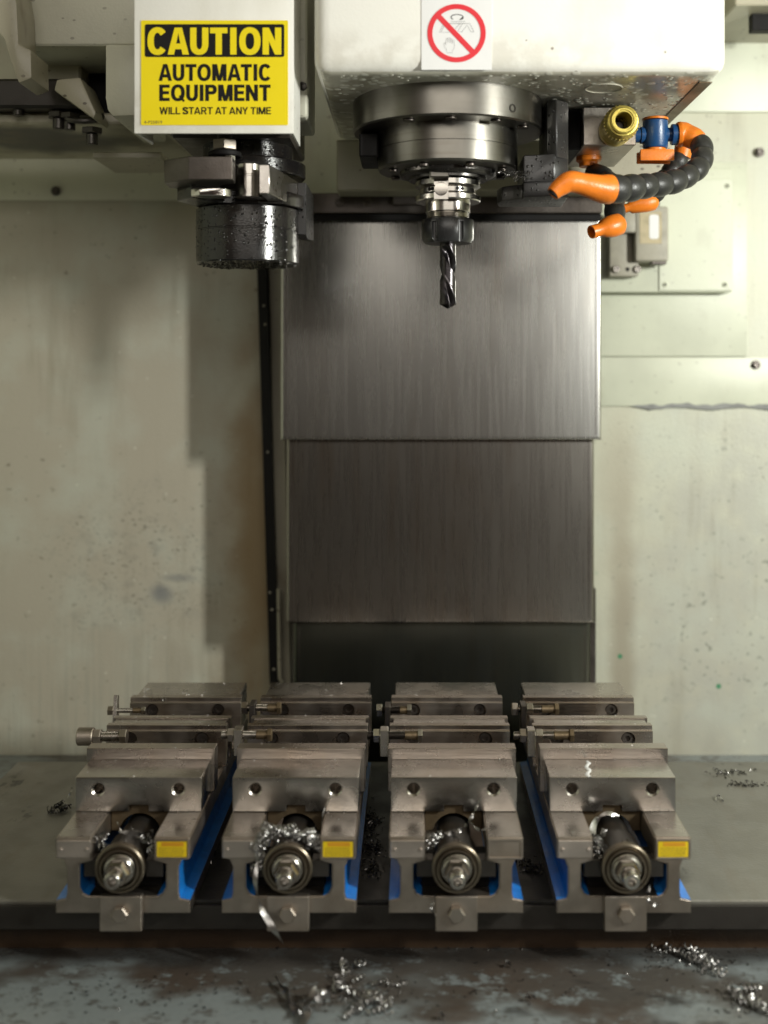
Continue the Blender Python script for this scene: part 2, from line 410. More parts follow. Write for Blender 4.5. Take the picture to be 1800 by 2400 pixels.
def strip(mb, pts, w, y, closed=False):
    """flat line of width w on the plane y; pts are (x, z)"""
    P = [Vector((p[0], p[1])) for p in pts]; n = len(P); L, R = [], []
    for i in range(n):
        a = P[(i-1) % n] if closed or i > 0 else P[i]; b = P[(i+1) % n] if closed or i < n-1 else P[i]
        t = (b-a).normalized(); nn = Vector((-t.y, t.x))*w/2
        L.append(P[i]+nn); R.append(P[i]-nn)
    n0 = len(mb.bm.faces)
    lv = [mb.bm.verts.new((p.x, y, p.y)) for p in L]; rv = [mb.bm.verts.new((p.x, y, p.y)) for p in R]
    for i in range(n if closed else n-1):
        j = (i+1) % n; mb.bm.faces.new((rv[i], rv[j], lv[j], lv[i]))
    mb._tag(n0); return mb
def rrect(x0, x1, z0, z1, r, k=5):
    out = []
    for cx, cz, a in ((x1-r, z1-r, 0), (x0+r, z1-r, 90), (x0+r, z0+r, 180), (x1-r, z0+r, 270)):
        for i in range(k+1):
            t = math.radians(a+90*i/k); out.append((cx+r*math.cos(t), cz+r*math.sin(t)))
    return out

# ================================================================== THE SETTING
b = MB(); b.box(-1250, 1500, 1950, 1980, -900, 1000)
struct(b, 'back_wall', X['wall'], 'cream painted back wall of the machine enclosure, speckled with grime')
b = MB(); b.box(-1280, -1250, 300, 1950, -900, 1000); struct(b, 'side_wall', X['panel'], 'cream painted left side of the enclosure')
b = MB(); b.box(1500, 1530, 300, 1950, -900, 1000); struct(b, 'side_wall', X['panel'], 'cream painted right side of the enclosure')
b = MB(); b.box(-1280, 1530, 600, 1980, 1000, 1030); struct(b, 'ceiling', X['dirty'], 'top of the machine enclosure')
b = MB(); b.box(-1250, 1500, 300, 1950, -680, -650); struct(b, 'floor', X['floor'], 'blue grey painted machine bed with brown grime in front of the table')

# ------------------------------------------------------------------ raised sheets, seams and fittings of the back wall
def sheet(name, pxs, pys, d, t, mat, label, cat, bev=1.2):
    p0 = at(pxs[0], pys[1], d); p1 = at(pxs[1], pys[0], d)
    b = MB(); b.box(p0.x, p1.x, d, d+t, p0.z, p1.z, bev, 2)
    return tag(b.build(name, base=((p0.x+p1.x)/2, d+t, p0.z), mat=mat), label, cat)
sheet('wall_panel', (-260, 470), (300, 470), 1943, 7, X['cream'], 'shadowed cream wall sheet below the tool magazine at left', 'panel')
sheet('wall_panel', (1250, 1900), (-300, 262), 1942, 8, X['panel'], 'pale cream upper wall sheet right of the spindle housing', 'panel')
sheet('wall_panel', (1300, 1751), (380, 835), 1944, 6, X['panel'], 'pale cream wall sheet framing the raised electrical cover', 'panel')
sheet('wall_panel', (1360, 1900), (838, 952), 1945, 5, X['panel'], 'narrow pale wall strip above the grey sealant smear', 'panel')
def wall_bolt(px, py, label, d=1945, r=5.5):
    p = at(px, py, d); t = thing('wall_bolt', (p.x, d, p.z), label, 'bolt', 'socket bolts in the back wall')
    b = MB(); b.cyl((p.x, d, p.z), (p.x, d-2, p.z), r*1.45, 24, .5); b.build('washer', t, mat=X['darksteel'])
    b = MB(); b.lathe((p.x, d-2, p.z), (0, -1, 0), [(r, 0), (r, 6), (r-.8, 7), (r*.5, 7), (r*.5, 3.5), (.1, 3.5)], 20); b.build('head', t, mat=X['darksteel'])
wall_bolt(1780, 357, 'dark socket bolt in the wall beside the electrical cover, upper of two')
wall_bolt(1771, 855, 'dark socket bolt in the wall above the grey sealant smear, lower of two', 1945)
wall_bolt(131, 448, 'dark bolt at the corner of the shadowed wall sheet at left', 1942)

# electrical cover with screwed lid
t = thing('electrical_cover', (at(1560, 685, 1915)[0], 1944, at(1560, 685, 1915)[2]), 'raised pale cover box with a screwed lid on the right wall', 'cover box')
D = 1915
a, c = at(1380, 685, D), at(1717, 395, D)
b = MB(); b.box(a.x, c.x, D, 1944, a.z, c.z, 3, 2); b.build('housing', t, mat=X['panel'])
a, c = at(1545, 681, D-3), at(1723, 420, D-3)
b = MB(); b.box(a.x, c.x-4, D-3, D, a.z, c.z, .8, 1); b.build('lid', t, mat=X['panel'])
for px, py in ((1705, 436), (1699, 667), (1559, 667)):
    p = at(px, py, D-3); b = MB(); b.lathe((p.x, D-3, p.z), (0, -1, 0), [(4.6, 0), (4.3, 1.6), (3, 2.4), (.1, 2.6)], 18)
    sc = b.build('screw', t, mat=X['panel'])
    b = MB(); b.box(p.x-2.4, p.x+2.4, D-6.2, D-5.4, p.z-.6, p.z+.6); b.box(p.x-.6, p.x+.6, D-6.3, D-5.5, p.z-2.4, p.z+2.4); b.build('cross_slot', sc, mat=X['ink'])
# limit switch
D = 1905
a, c = at(1488, 613, 1870), at(1566, 484, 1870)
t = thing('limit_switch', ((a.x+c.x)/2, D, a.z), 'stained grey limit switch with a rusty label bolted beside the column cover', 'switch')
b = MB(); b.box(a.x, c.x, 1866, D+8, a.z, c.z, 5, 3); b.build('body', t, mat=X['switch'])
l0, l1 = at(1499, 571, 1866), at(1551, 496, 1866)
b = MB(); b.box(l0.x, l1.x, 1865.2, 1866.5, l0.z, l1.z, .3); lb = b.build('label_plate', t, mat=X['rustlabel'])
l0, l1 = at(1522, 560, 1865), at(1544, 503, 1865)
b = MB(); b.prism(rrect(l0.x, l1.x, l0.z, l1.z, 4), 'y', 1864.7, 1865.3); b.build('white_patch', lb, mat=X['paper'])
a, c = at(1429, 648, 1885), at(1492, 500, 1885)
b = MB(); b.box(a.x, c.x+4, 1885, D+9, a.z, c.z, 4, 2); b.build('bracket', t, mat=X['switch'])
a, c = at(1454, 545, 1868), at(1493, 494, 1868)
b = MB(); b.box(a.x, c.x, 1868, 1886, a.z, c.z, 3, 2); b.build('lever_block', t, mat=X['switch'])
for px in (1444, 1494):
    p = at(px, 631, 1884); b = MB(); b.lathe((p.x, 1886, p.z), (0, -1, 0), [(6, 0), (6, 6), (5, 7), (2.8, 7), (2.8, 4), (.1, 4)], 18); b.build('bolt', t, mat=X['bright'])
p = at(1471, 631, 1884); b = MB(); b.cyl((p.x, 1886, p.z), (p.x, 1884.6, p.z), 3.4, 16); b.build('bolt_hole', t, mat=X['ink'])
a, c = at(1520, 620, 1900), at(1560, 612, 1880)
b = MB(); b.box(a.x, c.x, 1872, 1900, a.z-2, c.z+1, 1); b.build('cable_clamp', t, mat=X['darksteel'])

# sealant smear along the seam
b = MB(); rows = []
N = 70
for i in range(N+1):
    px = 1478+(1860-1478)*i/N; e = min(1, i/8, 1)
    up = (4.5+2.4*math.sin(i*.31+1)+1.5*math.sin(i*.83)+1.6*random.random())*e*.75; dn = (5.5+2.6*math.sin(i*.23)+1.6*random.random())*e*.85
    c = at(px, 952, 1944)
    rows.append([(c.x, 1946, c.z+up), (c.x, 1944, c.z+up*.8), (c.x, 1943.8, c.z), (c.x, 1944.2, c.z-dn*.7), (c.x, 1949.6, c.z-dn)])
b.grid(rows); o = b.build('sealant_smear', base=tuple(at(1660, 952, 1946)), mat=X['sealant']); tag(o, 'ragged grey sealant smear along the right wall seam', 'sealant')

# box and dark bracket at the upper right
a, c = at(1690, 50, 1820), at(1900, -200, 1820)
b = MB(); b.prism([(a.x, 1740), (at(1773, 0, 1820).x+14, 1740), (c.x, 1660), (c.x, 1950), (a.x, 1950)], 'z', a.z, c.z, 2); o = b.build('overhead_cover', base=(a.x+60, 1800, a.z), mat=X['dirty'])
tag(o, 'cream overhead cover corner at the upper right of the wall', 'cover')
a, c = at(1763, 71, 1780), at(1900, -60, 1780)
b = MB(); b.box(a.x, c.x, 1780, 1800, a.z, c.z, 1); o = b.build('black_bracket', base=(a.x, 1790, a.z), mat=X['ink']); tag(o, 'small black bracket hanging at the upper right corner', 'bracket')

# ------------------------------------------------------------------ telescopic column cover
t = thing('column_way_cover', (60, 1800, -560), 'tall brushed steel telescopic cover sheets in front of the column', 'way cover')
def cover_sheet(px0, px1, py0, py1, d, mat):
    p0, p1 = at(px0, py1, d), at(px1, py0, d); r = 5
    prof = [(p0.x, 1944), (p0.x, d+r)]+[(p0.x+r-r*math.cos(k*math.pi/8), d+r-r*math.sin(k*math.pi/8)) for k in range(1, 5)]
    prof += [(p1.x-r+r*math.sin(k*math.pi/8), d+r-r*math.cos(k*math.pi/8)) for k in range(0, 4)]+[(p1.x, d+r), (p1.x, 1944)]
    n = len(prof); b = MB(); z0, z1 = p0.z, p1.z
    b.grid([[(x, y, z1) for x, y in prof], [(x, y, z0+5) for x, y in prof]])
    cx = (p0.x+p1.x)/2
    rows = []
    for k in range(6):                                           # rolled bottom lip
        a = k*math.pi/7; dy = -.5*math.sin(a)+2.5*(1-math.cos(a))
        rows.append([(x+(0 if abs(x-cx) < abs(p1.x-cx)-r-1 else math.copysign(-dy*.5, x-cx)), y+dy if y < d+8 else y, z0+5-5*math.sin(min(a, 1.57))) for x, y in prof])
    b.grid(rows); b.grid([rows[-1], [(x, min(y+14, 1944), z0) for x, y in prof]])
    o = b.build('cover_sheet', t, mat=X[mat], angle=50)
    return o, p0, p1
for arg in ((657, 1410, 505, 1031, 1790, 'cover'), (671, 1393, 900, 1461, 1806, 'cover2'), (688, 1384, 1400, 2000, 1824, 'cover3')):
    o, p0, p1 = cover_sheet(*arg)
    for xx in (p0.x+9, p1.x-9):
        b = MB(); b.box(xx-.5, xx+.5, arg[4]-.25, arg[4]+3, p0.z+8, p1.z-4); b.build('fold_line', o, mat=X['darksteel'])
b = MB(); p0, p1 = at(1384, 1700, 1880), at(1392, 1380, 1880)
b.box(p0.x, p1.x+3, 1880, 1944, p0.z-250, p1.z); b.build('side_guide', t, mat=X['darksteel'])
# mounting bar above the first sheet
p0, p1 = at(700, 512, 1768), at(1412, 452, 1768)
b = MB(); b.box(p0.x, p1.x, 1768, 1830, p0.z+8, p1.z, 1.5); br = b.build('mounting_bar', t, mat=X['darksteel'])
b = MB(); b.box(p0.x, p1.x, 1776, 1832, p0.z-2, p0.z+7.5, 1); b.build('bar_shadow_strip', br, mat=X['ink'])  # black strip standing in for the shadow line under the bar
for px in (795, 861, 1196, 1262):
    p = at(px, 474, 1766); b = MB(); b.lathe((p.x, 1768, p.z), (0, -1, 0), [(6.5, 0), (6.5, 4), (5.5, 5), (3, 5), (3, 2), (.1, 2)], 16); b.build('bolt', br, mat=X['darksteel'])
p0, p1 = at(921, 480, 1758), at(1043, 423, 1758)
b = MB(); b.box(p0.x, p1.x, 1758, 1780, p0.z, p1.z, 1.5); b.build('stop_block', br, mat=X['darksteel'])
# column side channel
t = thing('column_side_channel', tuple(at(655, 1605, 1925)), 'dark rubber strip and cream channel running down left of the column cover', 'channel')
b = MB(); pts = [at(612+(645-612)*k/8, 560+(1640-560)*k/8, 1915) for k in range(9)]
rows = [[(p.x-8, 1949, p.z), (p.x-8, 1912, p.z), (p.x+8, 1908, p.z), (p.x+8, 1949, p.z)] for p in pts]
b.grid(rows); b.build('rubber_strip', t, mat=X['ink'])
b = MB(); pts = [at(640+(664-640)*k/8, 500+(1600-500)*k/8, 1925) for k in range(9)]
b.grid([[(p.x-9, 1949, p.z), (p.x-9, 1925, p.z), (p.x+12, 1922, p.z), (p.x+12, 1949, p.z)] for p in pts]); b.build('cream_channel', t, mat=X['dirty'])
b = MB(); p = [at(655, 1560, 1900), at(656, 1590, 1900), at(664, 1603, 1900), at(680, 1606, 1900), at(688, 1606, 1900)]
b.tube(p, 3.2, 8); b.tube([at(655, 1560, 1900), at(653, 1380, 1900)], 3.2, 8); b.build('edge_trim', t, mat=X['dirty'])
for px, py in ((618, 716), (621, 760), (627, 1060), (632, 1390), (637, 1430), (641, 1570)):
    b = MB(); p = at(px, py, 1906); b.lathe((p.x, 1910, p.z), (0, -1, .1), [(2.2, 0), (1.8, 1.5), (.1, 2)], 9); b.build('dried_splash', t, mat=X['dirty'])

# ================================================================== TABLE
T0 = -588.0
t = thing('machine_table', (0, 1500, T0-32), 'dark oily machine table plate carrying the four vises', 'table')
b = MB(); b.box(-593, 900, 1281, 1734, T0-32, T0, 1.5); b.build('table_top', t, mat=X['table'])
b = MB(); b.box(-560, 880, 1300, 1720, T0-62, T0-32.4, 0); b.build('table_base', t, mat=m_plain('brown_stained_base', (.05, .03, .017), .3, .2, .5, .4))
b = MB(); b.box(-593, 900, 1276.5, 1280.6, T0-30, T0-4, .6); b.build('front_rail', t, mat=X['tube'])

# ================================================================== VISES
VX = [-313.8, -134.5, 46.1, 227.4]; VY = 1250.0; VZ = T0+.2
def make_vise():
    bx = (0, 0, 0)
    t = thing('machine_vise', (0, VY, VZ), 'x', 'vise', 'double station vises bolted side by side on the table')
    def P(*a): return a
    Y, Z = VY, VZ
    # bed: one extruded section, pockets painted blue
    half = [(72.5, 0), (72.5, 14), (62, 16), (60.5, 22), (60.5, 50), (64, 58), (72.5, 59.5), (72.5, 82.4), (33.5, 82.4), (33.5, 57), (46.5, 53), (46.5, 28), (43, 21.5), (37, 18.5)]
    poly = half+[(-x, z) for x, z in half[::-1]]
    b = MB(); b.mat(X['cast']); b.mat(X['blue']); b.mat(X['ground']); b.cur = 0
    pr = [(x, z+Z) for x, z in poly]
    n = len(pr); A = [b.bm.verts.new((x, Y, z)) for x, z in pr]; B = [b.bm.verts.new((x, Y+440, z)) for x, z in pr]
    # caps are split so the concave outline fills cleanly
    f = b.bm.faces.new(A); g = b.bm.faces.new(B[::-1])
    blue_e = {1, 2, 3, 4, 5, 9, 10, 11, 12}
    blue_e |= {n-2-k for k in blue_e}
    fs = [f, g]
    for i in range(n):
        q = b.bm.faces.new((A[i], B[i], B[(i+1) % n], A[(i+1) % n])); fs.append(q)
        q.material_index = 1 if i in blue_e else 2 if i in (7, n-2-7) else 0
    bmesh.ops.recalc_face_normals(b.bm, faces=fs)
    es = [e for e in b.bm.edges if (e.verts[0].co-e.verts[1].co).length < 300 and abs(e.verts[0].co.y-e.verts[1].co.y) < 1 or
          (e.verts[0].co.z > Z+80 and e.verts[1].co.z > Z+80)]
    bmesh.ops.bevel(b.bm, geom=es, offset=1.5, segments=3, affect='EDGES', clamp_overlap=True)
    bed = b.build('bed', t, angle=30)
    # name plate with rivets, label recess
    b = MB(); b.box(-71, -34.5, Y-1.6, Y+.5, Z+60.5, Z+79, .5); npl = b.build('name_plate', t, mat=X['plate'])
    for x in (-66.5, -38.5):
        b = MB(); b.lathe((x, Y-1.5, Z+69.5), (0, -1, 0), [(2.2, 0), (1.8, 1.2), (.1, 1.7)], 12); b.build('rivet', npl, mat=X['plate'])
    b = MB()
    for r in ((34.5, 71.5, Z+78.2, Z+80.6), (34.5, 71.5, Z+58.8, Z+60.8), (34.5, 36.3, Z+60.8, Z+78.2), (69.7, 71.5, Z+60.8, Z+78.2)): b.box(r[0], r[1], Y-1.4, Y+.4, r[2], r[3], .3)
    b.build('label_frame', t, mat=X['cast'])
    # movable front jaw
    b = MB(); b.prism([(-72, Z+82.7), (-11, Z+82.7), (-11, Z+90), (11, Z+90), (11, Z+82.7), (72, Z+82.7), (72, Z+122), (-72, Z+122)], 'y', Y+71, Y+132, 1.3, 3)
    fj = b.build('front_jaw', t, mat=X['ground'])
    cut = []
    for x in (-46, 45.5):
        c = MB(); c.lathe((x, Y+60, Z+108), (0, 1, 0), [(8, 0), (8, 11.2), (6.1, 13), (6.1, 45)], 28); c.mats = [X['darksteel']]; cut.append(c)
    carve(fj, cut)
    b = MB(); b.prism([(-33, Z+58), (33, Z+58), (33, Z+82.2), (10.6, Z+82.2), (10.6, Z+89), (-10.6, Z+89), (-10.6, Z+82.2), (-33, Z+82.2)], 'y', Y+78, Y+150, .8)
    k = b.build('jaw_nut', t, mat=X['rust'])
    c = MB(); c.cyl((0, Y+70, Z+54), (0, Y+126, Z+54), 24.5, 36); c.mats = [X['ink']]; carve(k, [c])
    def jawplate(y0, y1, ztop, name, face):      # face -1: working face looks at the camera
        b = MB(); x = 76.5
        if face < 0: pr = [(Y+y0, Z+83), (Y+y1, Z+83), (Y+y1, Z+ztop), (Y+y0+3, Z+ztop), (Y+y0+3, Z+ztop-6.5), (Y+y0, Z+ztop-6.5)]
        else: pr = [(Y+y0, Z+83), (Y+y1, Z+83), (Y+y1, Z+ztop-6.5), (Y+y1-3, Z+ztop-6.5), (Y+y1-3, Z+ztop), (Y+y0, Z+ztop)]
        b.prism(pr, 'x', -x, x, .6); o = b.build(name, t, mat=X['jaw'])
        if face < 0:
            cut = []
            for xx in (-46, 45):
                c = MB(); c.lathe((xx, Y+y0-5, Z+ztop-17), (0, 1, 0), [(9, 0), (9, 14)], 28); c.mats = [X['ink']]; cut.append(c)
            carve(o, cut)
            for xx in (-46, 45):
                b = MB(); b.lathe((xx, Y+y0+8.8, Z+ztop-17), (0, -1, 0), [(7.6, 0), (7.6, 5), (6.8, 5.8), (3.6, 5.8), (3.6, 2), (.1, 2)], 20); b.build('cap_screw', o, mat=X['darksteel'])
        return o
    jawplate(132.4, 155, 135, 'jaw_plate', 1)
    # fixed centre jaw
    b = MB(); b.box(-72.5, 72.5, Y+233, Y+253, Z+82.7, Z+133.2, .9); b.build('centre_jaw', t, mat=X['ground'])
    jawplate(219, 232.7, 135, 'jaw_plate', -1); jawplate(253.3, 267, 135, 'jaw_plate', 1)
    # rear jaw
    jawplate(343, 359, 135, 'jaw_plate', -1)
    b = MB(); b.box(-72, 72, Y+359.3, Y+430, Z+82.7, Z+133, .9); b.build('rear_jaw', t, mat=X['ground'])
    # screw
    ax = Z+54
    b = MB(); b.lathe((0, Y-8, ax), (0, 1, 0), [(20, 0), (22.8, 2), (22.8, 40), (21.8, 41), (21.8, 46), (19, 47), (19, 330)], 40); sc = b.build('lead_screw', t, mat=X['tube'])
    b = MB(); b.lathe((0, Y-7, ax), (0, -1, 0), [(26.5, 0), (26.5, 7), (25.4, 8), (23.4, 8), (22.6, 6.6), (21.4, 6.2), (21.2, 9.4), (19.2, 9.8), (18.8, 2), (16.6, 2), (12, 2)], 44); b.build('thrust_collar', sc, mat=X['bronze'])
    b = MB(); b.lathe((0, Y-12, ax), (0, -1, 0), [(16.8, 0), (16.8, 4), (16, 5), (15.4, 5), (15.2, 8), (14.2, 9)], 36); b.build('shaft_shoulder', sc, mat=X['shaft'])
    b = MB(); b.lathe((0, Y-21, ax), (0, -1, 0), [(13.6, 0), (13.6, 7), (11.6, 10.5), (9, 11)], 6, .3); b.build('hex_section', sc, mat=X['shaft'])
    b = MB(); b.lathe((0, Y-31.5, ax), (0, -1, 0), [(9.2, 0), (9.2, 12), (8.6, 14), (7.4, 15), (4.6, 15), (4.2, 8), (.1, 6)], 28); b.build('round_end', sc, mat=X['holder'])
    for x in (-43, 24): b = MB(); b.box(x, x+19, Y+2, Y+20, Z+38, Z+57, 1); b.build('thrust_block', t, mat=X['tube'])
    b = MB(); b.box(-37, 37, Y+24, Y+40, Z+18.8, Z+56, .5); b.build('chip_shield', t, mat=X['ink'])
    b = MB(); b.box(-3, 3, Y-6, Y-1, ax+22, ax+27, 1); b.lathe((3.5, Y-4, ax+26), (0, 0, 1), [(2, 0), (1.4, 2.5), (.1, 3)], 10); b.build('grease_nipple', sc, mat=X['darksteel'])
    # keeper plate
    b = MB(); b.box(-22.5, 22.5, Y-10, Y-.2, Z-15, Z+22.5, .8); kp = b.build('keeper_plate', t, mat=X['cast'])
    b = MB(); b.hexa((0, Y-10, Z+4.5), (0, Y-16.5, Z+4.5), 9.2, .35, 1.2); b.build('bolt', kp, mat=X['cast'])
    return t
proto = make_vise()
vlab = ['leftmost vise, with a yellow label and a round knob on its work stop',
        'vise with silvery swarf draped over its screw, second from left',
        'vise with an empty label frame and no yellow sticker',
        'rightmost vise, with a yellow label and a white smear on its front jaw']
VISE = []
for i, vx in enumerate(VX):
    o = proto if i == 0 else copy_tree(proto)
    o.location = W((vx, VY, VZ)); o['label'] = vlab[i]; VISE.append(o); ROOTBASE[o.name] = (vx, VY, VZ)
for i in (0, 1, 3):
    vx = VX[i]; b = MB(); b.prism(rrect(vx+36.8, vx+69.2, VZ+61.2, VZ+77.8, 1.2), 'y', VY-.9, VY-.2)
    o = b.build('warning_label', VISE[i], mat=X['tag'])
    b = MB(); b.box(vx+42, vx+66, VY-1.15, VY-.85, VZ+72.8, VZ+77.2); b.build('orange_band', o, mat=X['tagred'])
    b = MB()
    for k in range(4):
        z = VZ+70.2-k*2.4; x = vx+39
        while x < vx+65:
            w = random.uniform(1.5, 4.5); b.box(x, min(x+w, vx+67), VY-1.1, VY-.85, z, z+.55); x += w+.8
    b.build('printed_text', o, mat=X['rust'])

def work_stop(i, y, z, x_l, kind, length):
    """stop bolted on the left side of vise i; screw runs along x"""
    v = VISE[i]; vx = VX[i]; x0 = vx-76.5
    b = MB()
    if kind == 'bracket': b.box(x0-11, x0-.4, y-9, y+9, z-24, z+9, 1)
    elif kind == 'plate': b.box(x0-8, x0-.4, y-14, y+12, z-30, z+8, .8)
    elif kind == 'angle':
        b.prism([(y-10, z-26), (y+10, z-26), (y+10, z+18), (y+2, z+20)], 'x', x0-12, x0-7, .4); b.box(x0-7.2, x0-.4, y-10, y+10, z-26, z-10, .5)
    elif kind == 'knob': b.box(x0-4, x0-.4, y-8, y+8, z-30, z-8, .8)
    s = b.build('work_stop', v, mat=X['darksteel'] if kind in ('plate',) else X['ground'])
    xs = x0-x_l
    if kind == 'knob':
        b = MB(); b.cyl((xs-20, y, z), (xs, y, z), 11, 28, 1.2); b.build('knob', s, mat=X['cast'])
        b = MB(); b.hexa((xs+.2, y, z), (xs+9, y, z), 9.5); b.build('nut', s, mat=X['cast'])
        b = MB(); b.thread((xs+9, y, z), (xs+length, y, z), 6.4); b.build('threaded_rod', s, mat=X['ground'])
        b = MB(); b.hexa((xs+length, y, z), (xs+length+8, y, z), 9.5); b.build('bolt_head', s, mat=X['cast'])
    else:
        r = 5.2 if kind != 'angle' else 3.4
        b = MB(); b.thread((x0-27 if kind == 'bracket' else x0-18, y, z), (x0+length*.55, y, z), r, 1.4 if r > 4 else 1); b.build('threaded_rod', s, mat=X['darksteel'] if i == 2 else X['ground'])
        b = MB(); b.hexa((x0-19, y, z), (x0-11.4, y, z), 9 if r > 4 else 6.5); b.build('nut', s, mat=X['bright'] if i == 2 else X['cast'])
        if i == 3: b = MB(); b.hexa((x0+.4, y, z), (x0+9, y, z), 8.8); b.build('nut', s, mat=X['ground'])
        b = MB(); b.cyl((x0+length*.55, y, z), (x0+length, y, z), r*1.02, 18, .4); b.build('shank', s, mat=X['rust'])
        b = MB(); b.hexa((x0+length, y, z), (x0+length+5.5, y, z), 8.5 if r > 4 else 5.6); b.build('bolt_head', s, mat=X['rust'] if i in (1, 3) else X['ground'])
zt = VZ+135
work_stop(0, VY+186, zt-3, 6, 'knob', 33)
work_stop(1, VY+186, zt-1, 0, 'bracket', 30)
work_stop(2, VY+184, zt-1, 0, 'bracket', 36)
work_stop(3, VY+184, zt-1, 0, 'bracket', 42)
work_stop(0, VY+302, zt-5, 0, 'angle', 26)
work_stop(1, VY+304, zt-2, 0, 'plate', 28)
work_stop(2, VY+304, zt-5, 0, 'plate', 22)
work_stop(3, VY+302, zt-3, 0, 'plate', 38)
# white smear on the right vise's front jaw
b = MB(); rows = []
for k in range(9):
    p = on_level(1376+4*math.sin(k*1.7)+k*.5, 1784+(1822-1784)*k/8, VZ+122.1+0); w = 1.6+1.2*random.random()
    rows.append([(p.x-w, p.y, VZ+122.15), (p.x-.4*w, p.y, VZ+122.9), (p.x+w*.5, p.y, VZ+122.8), (p.x+w, p.y, VZ+122.15)])
b.grid(rows); b.build('white_smear', VISE[3], mat=X['paper'])

# ================================================================== SPINDLE HEAD
SX, SY = 44.0, 1480.0
HZ = 338.0
t = thing('spindle_head', (120, 1480, HZ), 'white spindle housing with round steel nose above the vises', 'spindle head')
b = MB(); b.mat(X['head']); b.mat(X['under']); b.cur = 0
b.box(-114, 358, 1318, 1720, HZ, 720, 20, 5)
for f in b.bm.faces:
    if f.normal.z < -.8: f.material_index = 1
hs = b.build('housing', t, angle=40)
b = MB(); b.box(-113, 380, 1700, 1760, 262, HZ-1, 2); b.build('saddle', t, mat=X['dirty'])
b = MB(); b.prism([(336, HZ-1.5), (351, HZ-1.5), (351, HZ-.3), (336, HZ-.3)], 'y', 1360, 1700); b.build('underside_seam', hs, mat=X['rust'])
b = MB(); N = 48; c = at(1418, 206, 0); cc = Vector((229, 1392, HZ-.5))
b.tube([cc+Vector((22*math.cos(2*math.pi*k/N), 22*math.sin(2*math.pi*k/N), 0)) for k in range(N+1)], .7, 6); b.build('plug_seam', hs, mat=X['under'])
b = MB(); b.lathe((SX, SY, HZ+2), (0, 0, -1), [(121, 0), (121, 39), (119, 41), (90, 41)], 96); fl = b.build('spindle_flange', t, mat=X['nose'])
for ang in (-58, -118, -90, -30):
    a = math.radians(ang); p = Vector((SX+105*math.cos(a), SY+105*math.sin(a), HZ-39))
    b = MB(); b.cyl(p, p-Vector((0, 0, 2.4)), 7, 20, .6); b.build('flange_bolt', fl, mat=X['darksteel'])
a = math.radians(-52); p = Vector((SX+121*math.cos(a), SY+121*math.sin(a), 312)); n = Vector((math.cos(a), math.sin(a), 0))
b = MB(); b.lathe(p-n*1, n, [(5.2, 0), (5.2, 1.6), (3.2, 1.6), (3.2, .3), (.1, .3)], 20); b.build('grub_screw', fl, mat=X['tube'])
b = MB(); b.lathe((SX, SY, HZ-38), (0, 0, -1), [(89, 0), (89, 22.4), (88.2, 22.8), (88.2, 23.6), (89, 24), (89, 46), (87, 48.5), (60, 49)], 96); ns = b.build('spindle_nose', t, mat=X['nose'])
b = MB(); b.lathe((SX, SY, 252), (0, 0, -1), [(62, 0), (61, 5), (57, 8), (50, 9), (50, 12), (44, 12)], 72); b.build('nose_ring', ns, mat=m_black('wet_nose_ring', (.10, .095, .09), .2, True, .8))
for k in range(8):
    a = math.radians(k*45+20); p = Vector((SX+74*math.cos(a), SY+74*math.sin(a), 251))
    b = MB(); b.cyl(p, p-Vector((0, 0, 4)), 6, 18, .8); b.build('nose_bolt', ns, mat=X['darksteel'])
for s_ in (-1, 1):
    pass
b = MB(); b.box(SX-12-12, SX-12+12, SY-50, SY-36, 237, 252, 1.5); b.build('drive_key', ns, mat=X['nose'])
# black sensor block at the right of the nose
b = MB()
b.prism([(166, 1440), (177, 1432), (194, 1450), (196, 1530), (166, 1530)], 'z', 262, HZ-4, 1.2)
b.prism([(137, 1440), (174, 1432), (194, 1450), (196, 1530), (137, 1530)], 'z', 232, 266, 1.2)
b.prism([(108, 1500), (113, 1474), (126, 1462), (137.2, 1456), (137.2, 1440.3), (173.8, 1432.4), (193.8, 1450.2), (195.8, 1530), (112, 1530)], 'z', 214, 232.6, 2.5, 2)
b.build('sensor_block', t, mat=X['satin'])
b = MB(); b.box(-68, -44, 1450, 1540, 266, 296, 2); b.build('left_block', t, mat=X['ink'])
b = MB()
for k in range(60):
    p = Vector((random.gauss(126, 9), random.gauss(1428, 5), random.gauss(240, 4)))
    d = Vector((random.gauss(0, 1), random.gauss(0, 1), random.gauss(0, 1))).normalized()*random.uniform(3, 8); q = d.orthogonal().normalized()*3
    b.tube([p-d*.5, p+q, p+d*.5], .5, 4)
tag(b.build('metal_chips', base=(126, 1428, 232), mat=X['blackchip']), 'wet dark chips caught between the spindle nose and black block', 'chips', None, 'stuff')

def dome(mb, p, n, r, h):
    mb.lathe(Vector(p)-Vector(n)*.2, n, [(r, 0), (r*.93, h*.45), (r*.62, h*.85), (.05, h+.2)], 9, cap=False)
b = MB()
for q in range(300):
    x, y = random.uniform(-96, 338), random.uniform(1330, 1560)
    if (x-SX)**2+(y-SY)**2 < 126**2: continue
    dome(b, (x, y, HZ), (0, 0, -1), random.choice((1.8, 2.6, 3.4, 4.4)), random.uniform(.4, .9))
o = b.build('coolant_drops', t, mat=m_plain('milky_coolant_drop', (.66, .65, .56), .28, 0, .3, .1, .15)); o['kind'] = 'stuff'
